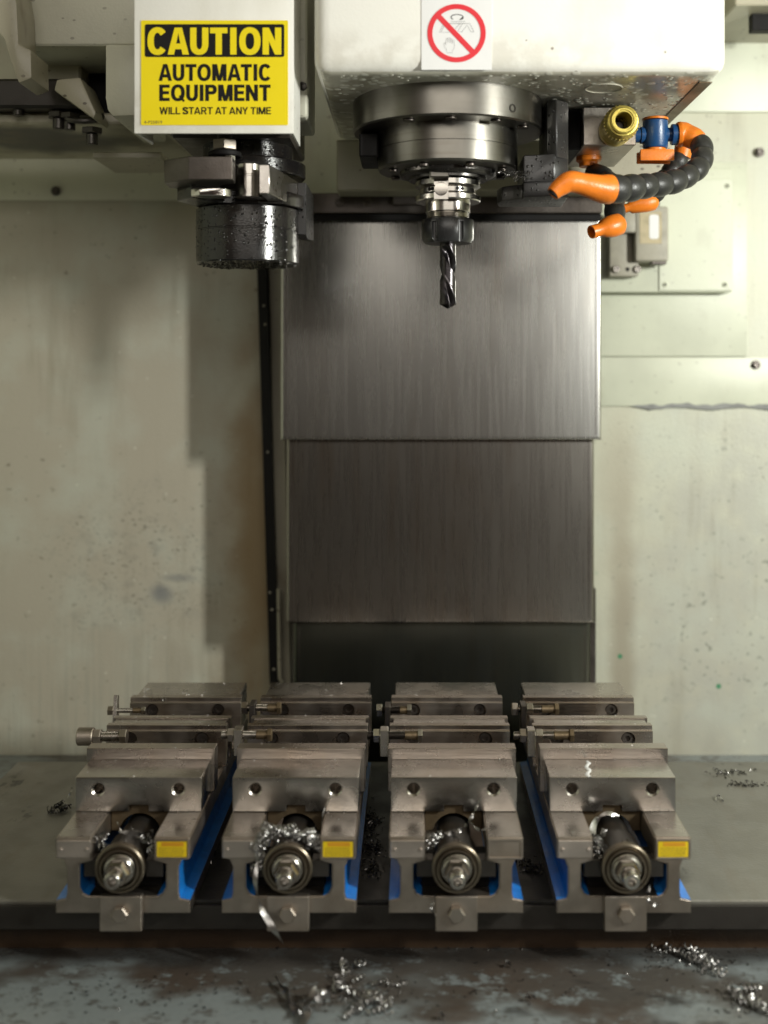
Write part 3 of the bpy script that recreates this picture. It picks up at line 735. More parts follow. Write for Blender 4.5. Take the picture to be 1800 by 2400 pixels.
# prohibition sticker
t = thing('prohibition_sign', (tuple(at(1070, 164, 1317))), 'white sticker with red no-touch circle on the spindle housing', 'sign')
k = 1317.4/F
def sp(x, y): return ((660+x*.42194-969)*k, (865-y*.42194)*k)      # sticker artwork coordinates -> mm
x0, z1 = sp(777, -120); x1, z0 = sp(1168, 388)
b = MB(); b.box(x0, x1, 1317.2, 1317.9, z0, z1); b.build('sticker_sheet', t, mat=X['paper'])
b = MB(); cx, cz = sp(972, 185); s_ = .42194*k
b.grid([[(cx+r*s_*math.cos(2*math.pi*i/96), 1316.7, cz+r*s_*math.sin(2*math.pi*i/96)) for i in range(97)] for r in (134, 162)])
a0 = sp(866, 84); a1 = sp(1068, 296); strip(b, [a0, a1], 30*s_, 1316.8); b.build('red_circle', t, mat=X['red'])
b = MB(); arc = [(975+34*math.cos(math.radians(q)), 96-15*math.sin(math.radians(q))) for q in range(-60, 235, 12)]
strip(b, [sp(*q) for q in arc], 4.5*s_, 1317)
b.face([(p[0], 1317, p[1]) for p in (sp(985, 112), sp(1008, 92), sp(1008, 108))])
b.build('rotation_arrow', t, mat=X['ink'])
b = MB()
for ln in ([(940, 120), (1020, 120), (1020, 131), (940, 131)], [(900, 131), (1045, 131), (1068, 178)], [(900, 131), (875, 180), (930, 180)], [(1005, 131), (978, 175), (1000, 178), (1030, 140), (1052, 178), (1068, 178)], [(908, 135), (885, 178)], [(990, 131), (965, 160)]):
    strip(b, [sp(*q) for q in ln], 2.6*s_, 1317.05)
b.build('cutter_drawing', t, mat=X['greyink'])
b = MB(); hand = [(918, 294), (915, 276), (904, 258), (902, 238), (909, 236), (912, 250), (914, 214), (921, 211), (924, 240), (926, 209), (934, 208), (936, 240), (938, 213), (945, 214), (947, 242), (950, 221), (957, 223), (960, 255), (955, 276), (948, 282), (948, 294)]
strip(b, [sp(*q) for q in hand], 1.8*s_, 1317.05, True); b.build('hand_drawing', t, mat=X['greyink'])

# tool holder
t = thing('tool_holder', (SX, SY, 160), 'bright steel tool holder with black collet nut in the spindle', 'tool holder')
b = MB(); b.lathe((SX, SY, 246), (0, 0, -1), [(34, 0), (34, 6), (41, 7), (41.8, 8), (41.8, 14), (38.5, 16), (36, 17.5), (36, 23), (38.5, 24.5), (41.8, 26.5), (41.8, 32), (40.6, 33.5), (30, 34)], 72); o = b.build('flange', t, mat=X['holder'])
c = MB(); c.box(SX-9.5-9, SX-9.5+9, SY-60, SY-34.5, 205, 260); c.mats = [X['holder']]; carve(o, [c])
b = MB(); b.lathe((SX-9.5, SY-34, 225), (0, -1, 0), [(8.5, 0), (8.5, 1.2), (7, 1.4), (.1, 1.4)], 24); b.build('key_disc', o, mat=X['shaft'])
for ang in (-72, -62, -124, -131):
    a = math.radians(ang); n = Vector((math.cos(a), math.sin(a), 0)); p = Vector((SX, SY, 226))+n*35
    b = MB(); b.cyl(p, p+n*1.4, 2.4, 12); b.build('balance_hole', o, mat=X['ink'])
b = MB(); b.lathe((SX, SY, 213), (0, 0, -1), [(28.8, 0), (28.8, 13), (28, 14), (26.4, 15)]+[(26.4+(q % 2)*.9, 15+q*.8) for q in range(1, 9)]+[(26, 24)], 64); b.build('collet_body', t, mat=X['holder'])
b = MB(); b.lathe((SX, SY, 191), (0, 0, -1), [(27, 0), (32.4, .6), (33.2, 1.8), (33.2, 25), (29.5, 30.5), (14, 31)], 72); nt_ = b.build('collet_nut', t, mat=X['nut'])
cut = []
for q in range(6):
    a = math.radians(-62+60*q); n = Vector((math.cos(a), math.sin(a), 0)); p = Vector((SX, SY, 0))+n*33.2
    c = MB(); c.cyl((p.x, p.y, 186), (p.x, p.y, 155), 4.0, 16); c.mats = [X['nut']]; cut.append(c)
for c in cut: carve(nt_, [c])
# drill
def drill():
    b = MB(); R = 10.5; z1, z0 = 162.0, 77.0; n = 80; lead = 102.0; rows = []
    def sect(th, depth):
        # two flutes, each about 95 degrees wide
        r = 1.0
        for c in (0, math.pi):
            d = (th-c+math.pi) % (2*math.pi)-math.pi
            w = .72
            if abs(d) < w: r = min(r, 1-depth*(1-(abs(d)/w)**2.2))
        d = min((th-w_) % (2*math.pi) for w_ in (.72, .72+math.pi))
        if d > .35 and r > .99: r = .965
        return r
    zs = [z1-(z1-z0)*i/110 for i in range(111)]
    for z in zs:
        fl = min(1, max(0, (158-z)/10)); depth = .70*fl
        tip = min(1.0, (z-z0)/(R*.55)+.04)
        ph = math.radians(215)+2*math.pi*(z1-z)/lead
        rows.append([(SX+R*tip*sect(2*math.pi*k/n, depth)*math.cos(2*math.pi*k/n+ph), SY+R*tip*sect(2*math.pi*k/n, depth)*math.sin(2*math.pi*k/n+ph), z) for k in range(n+1)])
    b.grid(rows); bmesh.ops.remove_doubles(b.bm, verts=b.bm.verts, dist=.001); bmesh.ops.recalc_face_normals(b.bm, faces=b.bm.faces)
    return tag(b.build('drill_bit', base=(SX, SY, 77), mat=X['drill'], angle=38), 'dark twist drill hanging from the collet nut', 'drill')
drill()

# ================================================================== COOLANT MANIFOLD AND HOSES
t = thing('coolant_manifold', (250, 1560, 286), 'steel coolant block with a brass coupling under the spindle housing', 'manifold')
b = MB(); b.box(217, 284.5, 1480, 1640, 286, 335, 1.2); b.build('block', t, mat=m_steel('drilled_block_steel', (.46, .42, .38), .34, (1, .2, 1), 80, .5))
b = MB(); b.box(196, 216.6, 1500, 1640, 284, 336, 1); b.build('side_plate', t, mat=X['ink'])
bc = Vector((256, 1405, 303.5))
b = MB(); b.lathe((256, 1484, 303), (0, -1, 0), [(15, 0), (17, 4), (19, 8), (20.5, 12), (20.5, 22), (19, 24), (20.8, 26), (20.8, 36), (20, 42), (21, 48), (21, 62), (19.4, 66), (19.4, 70), (18.4, 71.5), (16.6, 72), (16.4, 75), (14.6, 76.5), (12.6, 76.5), (12.2, 75), (10.6, 75), (9.8, 72), (9.8, 40), (.1, 40)], 48); br = b.build('brass_coupling', t, mat=X['brass'])
b = MB()
for k in range(30):
    a = 2*math.pi*k/30; p = Vector((256+20.7*math.cos(a), 1437, 303+20.7*math.sin(a))); b.box(p.x-.9, p.x+.9, 1423, 1435, p.z-.9, p.z+.9)
b.build('knurling', br, mat=X['brass'])
b = MB(); b.lathe((256, 1448, 303), (0, -1, 0), [(9.7, 0), (9.7, 8), (6, 9), (5, 6), (.1, 6)], 24); b.build('inner_valve', br, mat=X['tube'])

def spl(pts, n):
    out = []
    P = [Vector(p) for p in pts]; P = [P[0]*2-P[1]]+P+[P[-1]*2-P[-2]]
    for i in range(1, len(P)-2):
        for k in range(n):
            u = k/n; a, b_, c, d = P[i-1], P[i], P[i+1], P[i+2]
            out.append(.5*((2*b_)+(c-a)*u+(2*a-5*b_+4*c-d)*u*u+(3*b_-a-3*c+d)*u**3))
    out.append(P[-2]); return out
def zp(x, y, d): return at(1240+x/2.9625, y/2.9625, d)
def segment(p, q, r, parent):
    d = q-p; L = d.length*1.06
    prof = [(r*.66, -.12*L), (r*.80, -.02*L), (r*.84, .03*L)]
    for k in range(10):
        a = math.radians(-58+k*13); prof.append((r*(.66+.34*math.cos(a)), L*.5+L*.53*math.sin(a)))
    prof += [(r*.80, L*1.0), (r*.70, L*1.12)]
    b = MB(); b.lathe(p, d, prof, 28); return b.build('hose_segment', parent, mat=X['blackpl'], angle=60)
# front hose
t = thing('coolant_hose', tuple(zp(880, 930, 1500)), 'front coolant hose of black ball segments with blue valve and orange nozzle', 'hose', 'segmented coolant hoses by the spindle')
vp = zp(876, 935, 1500); r = 16.0
b = MB(); b.lathe((vp.x, vp.y, vp.z+18), (0, 0, -1), [(14, 0), (16.2, 1), (16.2, 34), (15, 36)], 36); vb = b.build('valve_body', t, mat=X['bluepl'])
b = MB(); b.lathe((vp.x, vp.y, vp.z+21.5), (0, 0, -1), [(15.5, 0), (16.8, .8), (16.8, 3.2)], 36); b.build('valve_cap', vb, mat=X['orange'])
b = MB(); b.cyl((vp.x-35, vp.y, vp.z-1), (vp.x-12, vp.y, vp.z-1), 9.5, 24, 1); b.cyl((vp.x-20, vp.y, vp.z-1), (vp.x-14, vp.y, vp.z-1), 11, 24, 1); b.build('inlet', vb, mat=X['bluepl'])
b = MB(); b.lathe((vp.x+12, vp.y, vp.z), (1, 0, 0), [(9, 0), (9, 8), (13.5, 9), (13.5, 17), (12.5, 18)], 24); b.build('outlet', vb, mat=X['bluepl'])
b = MB(); b.cyl((vp.x, vp.y, vp.z-18), (vp.x, vp.y, vp.z-22), 13.5, 30, .8)
b.box(vp.x-22, vp.x+22, vp.y-14, vp.y-9, vp.z-36, vp.z-21, 2, 2); b.box(vp.x-22, vp.x+22, vp.y+9, vp.y+14, vp.z-36, vp.z-21, 2, 2); b.box(vp.x-21, vp.x+21, vp.y-10, vp.y+10, vp.z-28, vp.z-22, 1, 1)
b.build('valve_handle', t, mat=X['orange'])
b = MB(); b.tube(spl([Vector((vp.x+28, vp.y, vp.z)), zp(1075, 935, 1500), zp(1130, 955, 1496), zp(1180, 985, 1492)], 6), [15.5, 16, 16.5, 16.5, 16.2, 16, 16, 15.6, 15, 14.6, 14.4, 14.4, 14.4, 14.4, 14.4, 14, 13.6, 13.2, 13], 22); b.build('elbow', t, mat=X['orange'])
path = [(1190, 985, 1490), (1208, 1062, 1474), (1195, 1145, 1458), (1130, 1205, 1442), (1050, 1248, 1426), (955, 1275, 1410), (850, 1287, 1394), (755, 1298, 1378), (660, 1312, 1362), (550, 1312, 1348)]
P = [zp(*q) for q in path]; R = [14.6, 14.4, 14.4, 14.4, 15.2, 15.2, 15.4, 16.6, 17.2]
for a, c, r in zip(P, P[1:], R): segment(a, c, r, t)
np_ = spl([zp(560, 1315, 1350), zp(500, 1310, 1344), zp(400, 1285, 1336), zp(290, 1262, 1330), zp(215, 1300, 1328), zp(165, 1345, 1326)], 8)
rad = [];
for i in range(len(np_)):
    u = i/(len(np_)-1); rad.append(17.2 if u < .12 else 17.2-4.8*min(1, (u-.12)/.35) if u < .62 else 12.4-4.2*(u-.62)/.38)
b = MB(); b.tube(np_, rad, 28); b.build('nozzle', t, mat=X['orange'], angle=60)
p = np_[-1]; b = MB(); b.lathe(p+Vector((1, 0, 0)), (-.62, 0, -.78), [(7.2, 0), (7.2, 1.6)], 20); b.build('nozzle_mouth', t, mat=X['ink'])
# hose under the block
t = thing('coolant_hose', tuple(zp(450, 1180, 1560)), 'short coolant hose with an open orange nozzle hanging below the front hose', 'hose', 'segmented coolant hoses by the spindle')
b = MB(); p = zp(415, 1172, 1560); b.lathe((p.x, p.y, 286.5), (0, 0, -1), [(17, 0), (17, 6), (13, 9), (13, 14)], 28); b.build('adapter', t, mat=X['orange'])
path = [(440, 1195, 1560), (540, 1235, 1530), (600, 1330, 1500), (590, 1430, 1480), (600, 1510, 1462)]
P = [zp(*q) for q in path]
for a, c in zip(P, P[1:]): segment(a, c, 13.6, t)
q0, q1 = zp(612, 1560, 1450), zp(432, 1612, 1432); d = (q1-q0)
b = MB(); L = d.length; b.lathe(q0, d, [(9, -8), (13.6, -3), (14.2, 6), (13.6, L*.3), (11, L*.55), (8.2, L*.62), (8.4, L*.97), (8.2, L), (6.6, L), (6, L*.6), (.1, L*.6)], 28); b.build('nozzle', t, mat=X['orange'], angle=50)
# third nozzle behind
t = thing('coolant_hose', tuple(zp(1040, 1060, 1540)), 'rear coolant hose mostly hidden, its orange nozzle showing behind the front hose', 'hose', 'segmented coolant hoses by the spindle')
b = MB(); b.tube(spl([zp(1075, 1010, 1545), zp(1070, 1050, 1545), zp(1060, 1090, 1545)], 4), 12, 18); b.build('elbow', t, mat=X['orange'])
P = [zp(*q) for q in ((1055, 1085, 1545), (1020, 1150, 1540), (960, 1210, 1535), (900, 1290, 1532), (870, 1370, 1530))]
for a, c in zip(P, P[1:]): segment(a, c, 12.6, t)
q0, q1 = zp(850, 1400, 1530), zp(610, 1462, 1525); d = q1-q0; L = d.length
b = MB(); b.lathe(q0, d, [(8, -7), (12, -2), (12, L*.2), (9, L*.6), (6, L*.66), (6, L*.98), (4.5, L), (.1, L*.9)], 24); b.build('nozzle', t, mat=X['orange'], angle=50)

# ================================================================== TOOL CHANGER
CY = 1330.0; k = CY/F
def zc(x, y, d=CY): return at(x/2.1829, y/2.1829, d)
t = thing('tool_changer_cover', (-230, 1370, 272), 'narrow white cover box left of the spindle, open underneath', 'cover')
a, c = zc(686, 683), zc(1502, -240)
b = MB(); b.box(a.x, c.x, CY, CY+4, a.z, c.z, 1.5, 2); b.build('front_panel', t, mat=X['head'])
b = MB(); b.prism([(CY+4, a.z+1), (CY+83, a.z+3), (CY+83, c.z), (CY+4, c.z)], 'x', a.x+.5, a.x+3.5, .4); b.build('side_panel', t, mat=X['head']); b = MB(); b.prism([(CY+4, a.z+1), (CY+83, a.z+1), (CY+83, c.z), (CY+4, c.z)], 'x', c.x-3.5, c.x-.5, .4); b.build('side_panel', t, mat=X['head'])
b = MB(); b.box(a.x+4, c.x-4, CY+70, CY+74, a.z+40, c.z); b.build('back_panel', t, mat=X['dirty'])
p0, p1 = zc(1500, 600, 1440), zc(1572, -240, 1440)
b = MB(); b.box(p0.x-14, p1.x, 1440, 1560, p0.z, p1.z, 6, 3); b.build('inner_guard', t, mat=X['cream'])
b = MB(); p = zc(1548, 440, 1438); b.lathe((p.x, 1440, p.z), (0, -1, 0), [(6, 0), (5.4, 3), (.1, 4)], 6); b.build('screw', t, mat=X['tube'])
# caution sign
a, c = zc(722, 641), zc(1474, 105)
t = thing('caution_sign', ((a.x+c.x)/2, CY, a.z), 'yellow and black caution sign on the white tool changer cover', 'sign')
b = MB(); b.prism(rrect(a.x, c.x, a.z, c.z, 1.5), 'y', CY-.9, CY-.1); b.build('yellow_sheet', t, mat=X['yellow'])
a, c = zc(742, 293), zc(1455, 125); b = MB(); b.prism(rrect(a.x, c.x, a.z, c.z, 2.4), 'y', CY-1.15, CY-.85); hb = b.build('black_band', t, mat=X['ink'])
def ring(cx, cz, rx, rz, s, h, a0, a1, n=40, p=2.25):
    """polygon strips of an upright rounded ring from angle a0 to a1"""
    out = []
    def pt(a, x, z):
        c, q = math.cos(a), math.sin(a)
        return (cx+x*math.copysign(abs(c)**(2/p), c), cz+z*math.copysign(abs(q)**(2/p), q))
    for k in range(n):
        u, v = math.radians(a0+(a1-a0)*k/n), math.radians(a0+(a1-a0)*(k+1)/n)
        out.append([pt(u, rx, rz), pt(v, rx, rz), pt(v, rx-s, rz-h), pt(u, rx-s, rz-h)])
    return out
def glyph(ch, s, h):
    B = lambda x0, x1, z0, z1: [(x0, z0), (x1, z0), (x1, z1), (x0, z1)]
    if ch == ' ': return .20, []
    if ch == 'I': return s, [B(0, s, 0, 1)]
    if ch == 'T': w = .80; return w, [B(0, w, 1-h, 1), B(w/2-s/2, w/2+s/2, 0, 1-h)]
    if ch == 'L': w = .70; return w, [B(0, s, 0, 1), B(s, w, 0, h)]
    if ch == 'E': w = .74; return w, [B(0, s, 0, 1), B(s, w, 0, h), B(s, w-.05, .5-h/2+.01, .5+h/2+.01), B(s, w, 1-h, 1)]
    if ch == 'A':
        w = .98; m = w/2; q = s*1.02
        return w, [[(0, 0), (q, 0), (m, .80), (m, 1), (m-s*.58, 1)], [(w, 0), (m+s*.58, 1), (m, 1), (m, .80), (w-q, 0)], B(.24, w-.24, .20, .20+h)]
    if ch == 'N': w = .86; q = s*1.0; return w, [B(0, s, 0, 1), B(w-s, w, 0, 1), [(0, 1), (q, 1), (w, 0), (w-q, 0)]]
    if ch == 'M':
        w = 1.04; m = w/2
        return w, [B(0, s, 0, 1), B(w-s, w, 0, 1), [(0, 1), (s*1.35, 1), (m, .32), (m, 0), (m-s*.5, 0)], [(w, 1), (m+s*.5, 0), (m, 0), (m, .32), (w-s*1.35, 1)]]
    if ch == 'U': w = .84; return w, [B(0, s, .40, 1), B(w-s, w, .40, 1)]+ring(w/2, .40, w/2, .41, s, h, 180, 360)
    if ch in 'OQ':
        w = .98; r = ring(w/2, .5, w/2, .515, s, h, 0, 360, 60)
        return w, r+([[(.54, .27), (.64, .37), (w+.01, .03), (w-.10, -.07)]] if ch == 'Q' else [])
    if ch == 'C': w = .92; return w, ring(w/2, .5, w/2, .515, s, h, 38, 322, 56)
    if ch in 'PR':
        w = .82; e = w-.34
        r = [B(0, s, 0, 1), B(s, e, 1-h, 1), B(s, e, .40, .40+h)]+ring(e, .70, .34, .30, s, h, -90, 90)
        return (w, r) if ch == 'P' else (w+.04, r+[[(.40, .42), (.60, .46), (.86, 0), (.63, 0)]])
    if ch == 'Y': w = .88; m = w/2; return w, [B(m-s/2, m+s/2, 0, .42), [(0, 1), (s*1.1, 1), (m, .58), (m+s/2, .40), (m-s/2, .40)], [(w, 1), (m+s/2, .40), (m-s/2, .42), (m, .60), (w-s*1.1, 1)]]
    if ch == 'W':
        w = 1.28; q = s*.98; a = w*.27; m = w/2
        return w, [[(0, 1), (q, 1), (a+q*.5, 0), (a-q*.5, 0)], [(a-q*.5, 0), (a+q*.5, 0), (m+q*.5, 1), (m-q*.5, 1)], [(m-q*.5, 1), (m+q*.5, 1), (w-a+q*.5, 0), (w-a-q*.5, 0)], [(w-a-q*.5, 0), (w-a+q*.5, 0), (w, 1), (w-q, 1)]]
    if ch == 'S':
        w = .80; c = spl([(w-.10, .70, 0), (w-.16, .84, 0), (w/2, .915, 0), (.14, .84, 0), (.12, .67, 0), (w/2-.02, .52, 0), (w-.12, .36, 0), (w-.13, .17, 0), (w/2, .085, 0), (.15, .14, 0), (.085, .30, 0)], 8)
        out = []
        for k in range(len(c)-1):
            def off(i, sg):
                t = (c[min(i+1, len(c)-1)]-c[max(i-1, 0)]).normalized(); q = (s*.55*abs(t.y)+h*.5*abs(t.x)); return (c[i].x-t.y*q*sg, c[i].y+t.x*q*sg)
            out.append([off(k, 1), off(k, -1), off(k+1, -1), off(k+1, 1)])
        return w, out
KERN = {'CA': -.09, 'AU': -.04, 'AT': -.11, 'MA': -.03, 'TA': -.07, 'UT': -.02, 'TO': -.03, 'IC': .02, 'TI': .03, 'IO': .03, 'UI': .03, 'IP': .03, ' A': -.02, 'NY': -.03, 'LL': -.01}
def line(s, x0, x1, y0, y1, wt, mat, y, par):
    a, c = zc(x0, y1), zc(x1, y0); b = MB()
    if wt == 0: text(b, s, a.x, c.x, a.z, c.z, y)
    else:
        st, h = wt; gap = .095; x = 0; polys = []; adv = []
        for ch in s:
            w, ps = glyph(ch, st, h)
            for i, p in enumerate(ps): polys.append(([(q[0]+x, q[1]) for q in p], i))
            x += w+gap+KERN.get(s[len(adv):len(adv)+2], 0); adv.append(ch)
        x -= gap
        for p, i in polys:
            f = b.face([(a.x+q[0]/x*(c.x-a.x), y-.015*(i % 6), a.z+q[1]*(c.z-a.z)) for q in p])
            f.normal_update()
            if f.normal.y > 0: f.normal_flip()
    return b.build('lettering', par, mat=mat)
line('CAUTION', 756, 1440, 143, 281, (.29, .21), X['yellow'], CY-1.4, hb)
line('AUTOMATIC', 812, 1390, 329, 415, (.265, .195), X['ink'], CY-1.1, t)
line('EQUIPMENT', 816, 1385, 434, 518, (.265, .195), X['ink'], CY-1.1, t)
line('WILL START AT ANY TIME', 817, 1387, 549, 586, (.21, .17), X['ink'], CY-1.1, t)
line('4-P25819', 738, 831, 618, 634, 0, X['rust'], CY-1.1, t)
# changer arm
AX, AY = -212.0, 1480.0
t = thing('tool_change_arm', (AX, AY, 133), 'oily black and grey tool change arm with a round hub under the white cover', 'tool changer')
b = MB(); b.lathe((AX, AY, 203), (0, 0, -1), [(63, 0), (65, 1.5), (65, 27.2), (64.2, 27.8), (64.2, 29), (65, 29.6), (65, 68), (63.5, 70), (20, 70)], 80); hub = b.build('hub_drum', t, mat=X['black'])
b = MB()
for q in range(260):
    a = random.uniform(0, 6.28); r = 61*math.sqrt(random.random()); p = Vector((AX+r*math.cos(a), AY+r*math.sin(a), 132.9-random.random()*.9))
    d = Vector((random.gauss(0, 1), random.gauss(0, 1), random.gauss(0, .1))).normalized()*random.uniform(2, 5); b.tube([p-d*.5, p+Vector((0, 0, -.5)), p+d*.5], .6, 4)
o = b.build('caught_chips', hub, mat=X['blackchip']); o['kind'] = 'stuff'
b = MB()
for q in range(150):
    a = random.uniform(-3.14, 0); z = random.triangular(135, 200, 185); n = Vector((math.cos(a), math.sin(a), 0))
    dome(b, Vector((AX, AY, z))+n*65, n, random.choice((.7, .9, 1.1, 1.6)), random.uniform(.5, 1.0))
o = b.build('coolant_drops', hub, mat=m_plain('clear_black_drop', (.012, .012, .012), .04, 0, .1, 0, .5)); o['kind'] = 'stuff'
# arm plates
z0, z1 = 211.0, 246.0
pl = [zc(842, 0, 1365), zc(965, 0, 1338), zc(1188, 0, 1338)]
b = MB(); outer = [(pl[0].x, 1362), (pl[1].x, 1338), (pl[2].x, 1338), (pl[2].x, 1352)]
arc = [(-206+26*math.cos(math.radians(q)), 1395+26*math.sin(math.radians(q))) for q in range(-100, -281, -15)]
b.prism(outer+arc+[(-190, 1450), (-240, 1450), (pl[0].x-2, 1400)], 'z', z0+8, z1, .9); b.build('gripper_jaw', t, mat=X['darksteel'])
b = MB(); b.prism([(-286, 1400), (-262, 1372), (-232, 1420), (-160, 1420), (-140, 1470), (-140, 1560), (-265, 1560), (-270, 1460)], 'z', 203.3, z0+9, 1); b.build('arm_body', t, mat=X['black'])
p = zc(1265, 900, 1385); b = MB(); b.lathe((p.x, 1400, 247), (0, 0, -1), [(15, 0), (16, 1), (16, 13), (15.4, 13.5), (15.4, 15), (16, 15.5), (16, 40), (14, 41)], 40); b.build('gripper_pin', t, mat=X['holder'])
q0, q1 = zc(1325, 0, 1358), zc(1380, 0, 1358)
b = MB(); b.prism([(q0.x, 1358), (q1.x, 1358), (-148, 1478), (-148, 1560), (-178, 1560), (-178, 1440)], 'z', 206, 240, .9); b.build('gripper_jaw', t, mat=X['ground'])
b = MB(); b.prism([(1478, 238), (1480, 172), (1500, 168), (1590, 176), (1590, 238)], 'x', -148, -137, .8); b.build('side_plate', t, mat=X['satin'])
b = MB(); b.prism([(-262, 1362), (-250, 1352), (-222, 1356), (-214, 1366), (-226, 1380), (-250, 1378)], 'z', 203, 212, .8); b.build('latch', t, mat=X['bright'])
p = zc(1300, 0, 1500)
b = MB(); b.lathe((-214, 1500, 330), (0, 0, -1), [(57, 0), (57, 34), (58, 35), (58, 64), (72, 65), (74, 67), (74, 82), (72, 84), (40, 84)], 72); b.build('drive_shaft', t, mat=X['black'])
p = zc(1150, 745, 1400)
b = MB(); b.cyl((p.x, 1400, 300), (p.x, 1400, 246), 9, 20); b.build('plunger', t, mat=X['tube'])
b = MB(); b.hexa((p.x, 1400, p.z+6), (p.x, 1400, p.z-6), 15.5, .4, 1); b.build('hex_nut', t, mat=X['cast'])
b = MB(); b.cyl((p.x, 1400, p.z-8), (p.x, 1400, p.z-14), 20, 28, 1); b.build('rubber_washer', t, mat=X['ink'])
p = zc(1175, 800, 1392); b = MB(); b.hexa((p.x, 1392, p.z+7), (p.x, 1392, p.z-8), 7, .2); b.build('locknut', t, mat=X['bright'])
b = MB(); b.box(-300, -150, 1430, 1600, 286, 330, 3); b.build('gear_case', t, mat=m_black('dark_gear_case', (.05, .042, .034), .4, False))

# ------------------------------------------------------------------ tool magazine at upper left
t = thing('tool_magazine', (-520, 1620, 337), 'stained cream tool magazine body at the upper left', 'tool magazine')
b = MB(); b.box(-517, -344, 1500, 1790, 419, 800, 6, 3); b.build('housing', t, mat=X['cream'])
a, c = zc(150, 455, 1600), zc(412, 238, 1600); b = MB(); b.box(a.x, c.x, 1600, 1790, a.z, c.z+40, 3); b.build('lower_body', t, mat=X['dirty'])
b = MB(); b.box(-480, -330, 1640, 1800, 360, 470, 3); b.build('gap_shade_box', t, mat=X['ink'])  # solid black box that paints in the shade of the gap
b = MB()
poly = [(0, -120), (60, -120), (85, 20), (95, 225), (158, 255), (162, 400), (95, 425), (60, 330), (20, 200), (-90, 60), (-90, -120)]
b.prism([(zc(x, y, 1430).x, zc(x, y, 1430).z) for x, y in poly], 'y', 1430, 1500, 3, 2); b.build('guard_strip', t, mat=X['dirty'])
b = MB(); poly = [(290, 405), (410, 395), (490, 575), (480, 607), (455, 590), (275, 460)]
b.prism([(zc(x, y, 1530).x, zc(x, y, 1530).z) for x, y in poly], 'y', 1530, 1600, 3, 2); b.build('support_bracket', t, mat=X['dirty'])
b = MB(); poly = [(538, 225), (700, 225), (700, 590), (575, 596), (548, 560), (538, 500)]
b.prism([(zc(x, y, 1465).x, zc(x, y, 1465).z) for x, y in poly], 'y', 1465, 1640, 4, 2); b.build('guide_block', t, mat=X['cream'])
b = MB(); b.box(-800, -352, 1590, 1860, 337, 352, 3)
m = Mat('smeared_base_paint', (.50, .47, .37), .34); m.tint((.035, .035, .038), m.zone((-.03, .09, 0), (.15, .13, 1), .5, 1.05, (1, 1, 0)), .95); m.tint((.2, .16, .1), m.noise(18, .45, .7), .6)
b.build('base_plate', t, mat=m.done())
b = MB(); b.box(-780, -440, 1560, 1600, 352, 392, 4); b.build('front_beam', t, mat=X['tube'])
for x, y in ((95, 540), (470, 690), (300, 610), (355, 615)):
    p = zc(x, y, 1575); b = MB(); b.hexa((p.x, 1575, p.z+9), (p.x, 1575, p.z+1), 15, .2, 1); b.cyl((p.x, 1575, p.z+1), (p.x, 1575, p.z-14), 8, 18, 1); b.build('hanging_bolt', t, mat=X['tube'])
b = MB(); N = 40; p = zc(430, 600, 1570)
b.tube([p+Vector((24*math.cos(2*math.pi*q/N), 10*math.sin(2*math.pi*q/N), 7*math.sin(2*math.pi*q/N))) for q in range(N+1)], 4, 8); b.build('bearing_ring', t, mat=X['tube'])
a, c = zc(840, 850, 1700), zc(530, 690, 1700); b = MB(); b.box(c.x, a.x+10, 1640, 1760, a.z, a.z+10, 2); b.build('lower_shelf', t, mat=X['dirty'])

# ================================================================== CHIPS
def coil(mb, p, d, L, R, pitch, wire, taper=0.0, squash=1.0):
    p = Vector(p); d = Vector(d).normalized(); u = d.orthogonal().normalized(); v = d.cross(u); n = int(L/pitch*14); pts = []
    w = Vector((random.gauss(0, 1), random.gauss(0, 1), 0))*L*.06
    for i in range(n+1):
        s = i/n; a = 2*math.pi*i/14; r = R*(1-taper*s)
        pts.append(p+d*L*s+w*math.sin(s*3.1)+(u*math.cos(a)+v*math.sin(a)*squash)*r)
    mb.tube(pts, wire, 5)
def shaving(pts, w0, w1, label, base=None, twist=2.0, name='metal_shaving', group='metal shavings left on the vises'):
    pts = spl(pts, 10); b = MB(); rows = []; n = len(pts)
    for i, p in enumerate(pts):
        tt = (pts[min(i+1, n-1)]-pts[max(i-1, 0)]).normalized(); u = tt.orthogonal().normalized(); v = tt.cross(u); a = twist*i/n*2*math.pi
        ax = u*math.cos(a)+v*math.sin(a); nn = tt.cross(ax); w = (w0+(w1-w0)*i/n)*.5*min(1, 4*i/n+.2, 4*(1-i/n)+.2)
        rows.append([p-ax*w, p+nn*.25+ax*0, p+ax*w, p-nn*.25])
    rows = [r+[r[0]] for r in rows]; b.grid(rows)
    return tag(b.build(name, base=base or tuple(pts[0]), mat=X['chip'], angle=60), label, 'shaving', group)
ax = VZ+54
# vise 1: two bright crescents
x = VX[0]
shaving([(x-33, VY+14, ax+6), (x-30, VY+10, ax+22), (x-22, VY+14, ax+30)], 9, 5, 'bright curved shaving at the left side of the leftmost vise screw', twist=.3)
shaving([(x-10, VY+22, ax+26), (x+4, VY+20, ax+24.5), (x+16, VY+20, ax+24), (x+28, VY+18, ax+28), (x+26, VY+12, ax+12)], 6, 5, 'bright shaving lying across the leftmost vise screw', twist=.5)
shaving([(x-8, VY+26, ax+24), (x-14, VY+30, ax+33)], 3, 2, 'short curl standing on the leftmost vise screw', twist=.4)
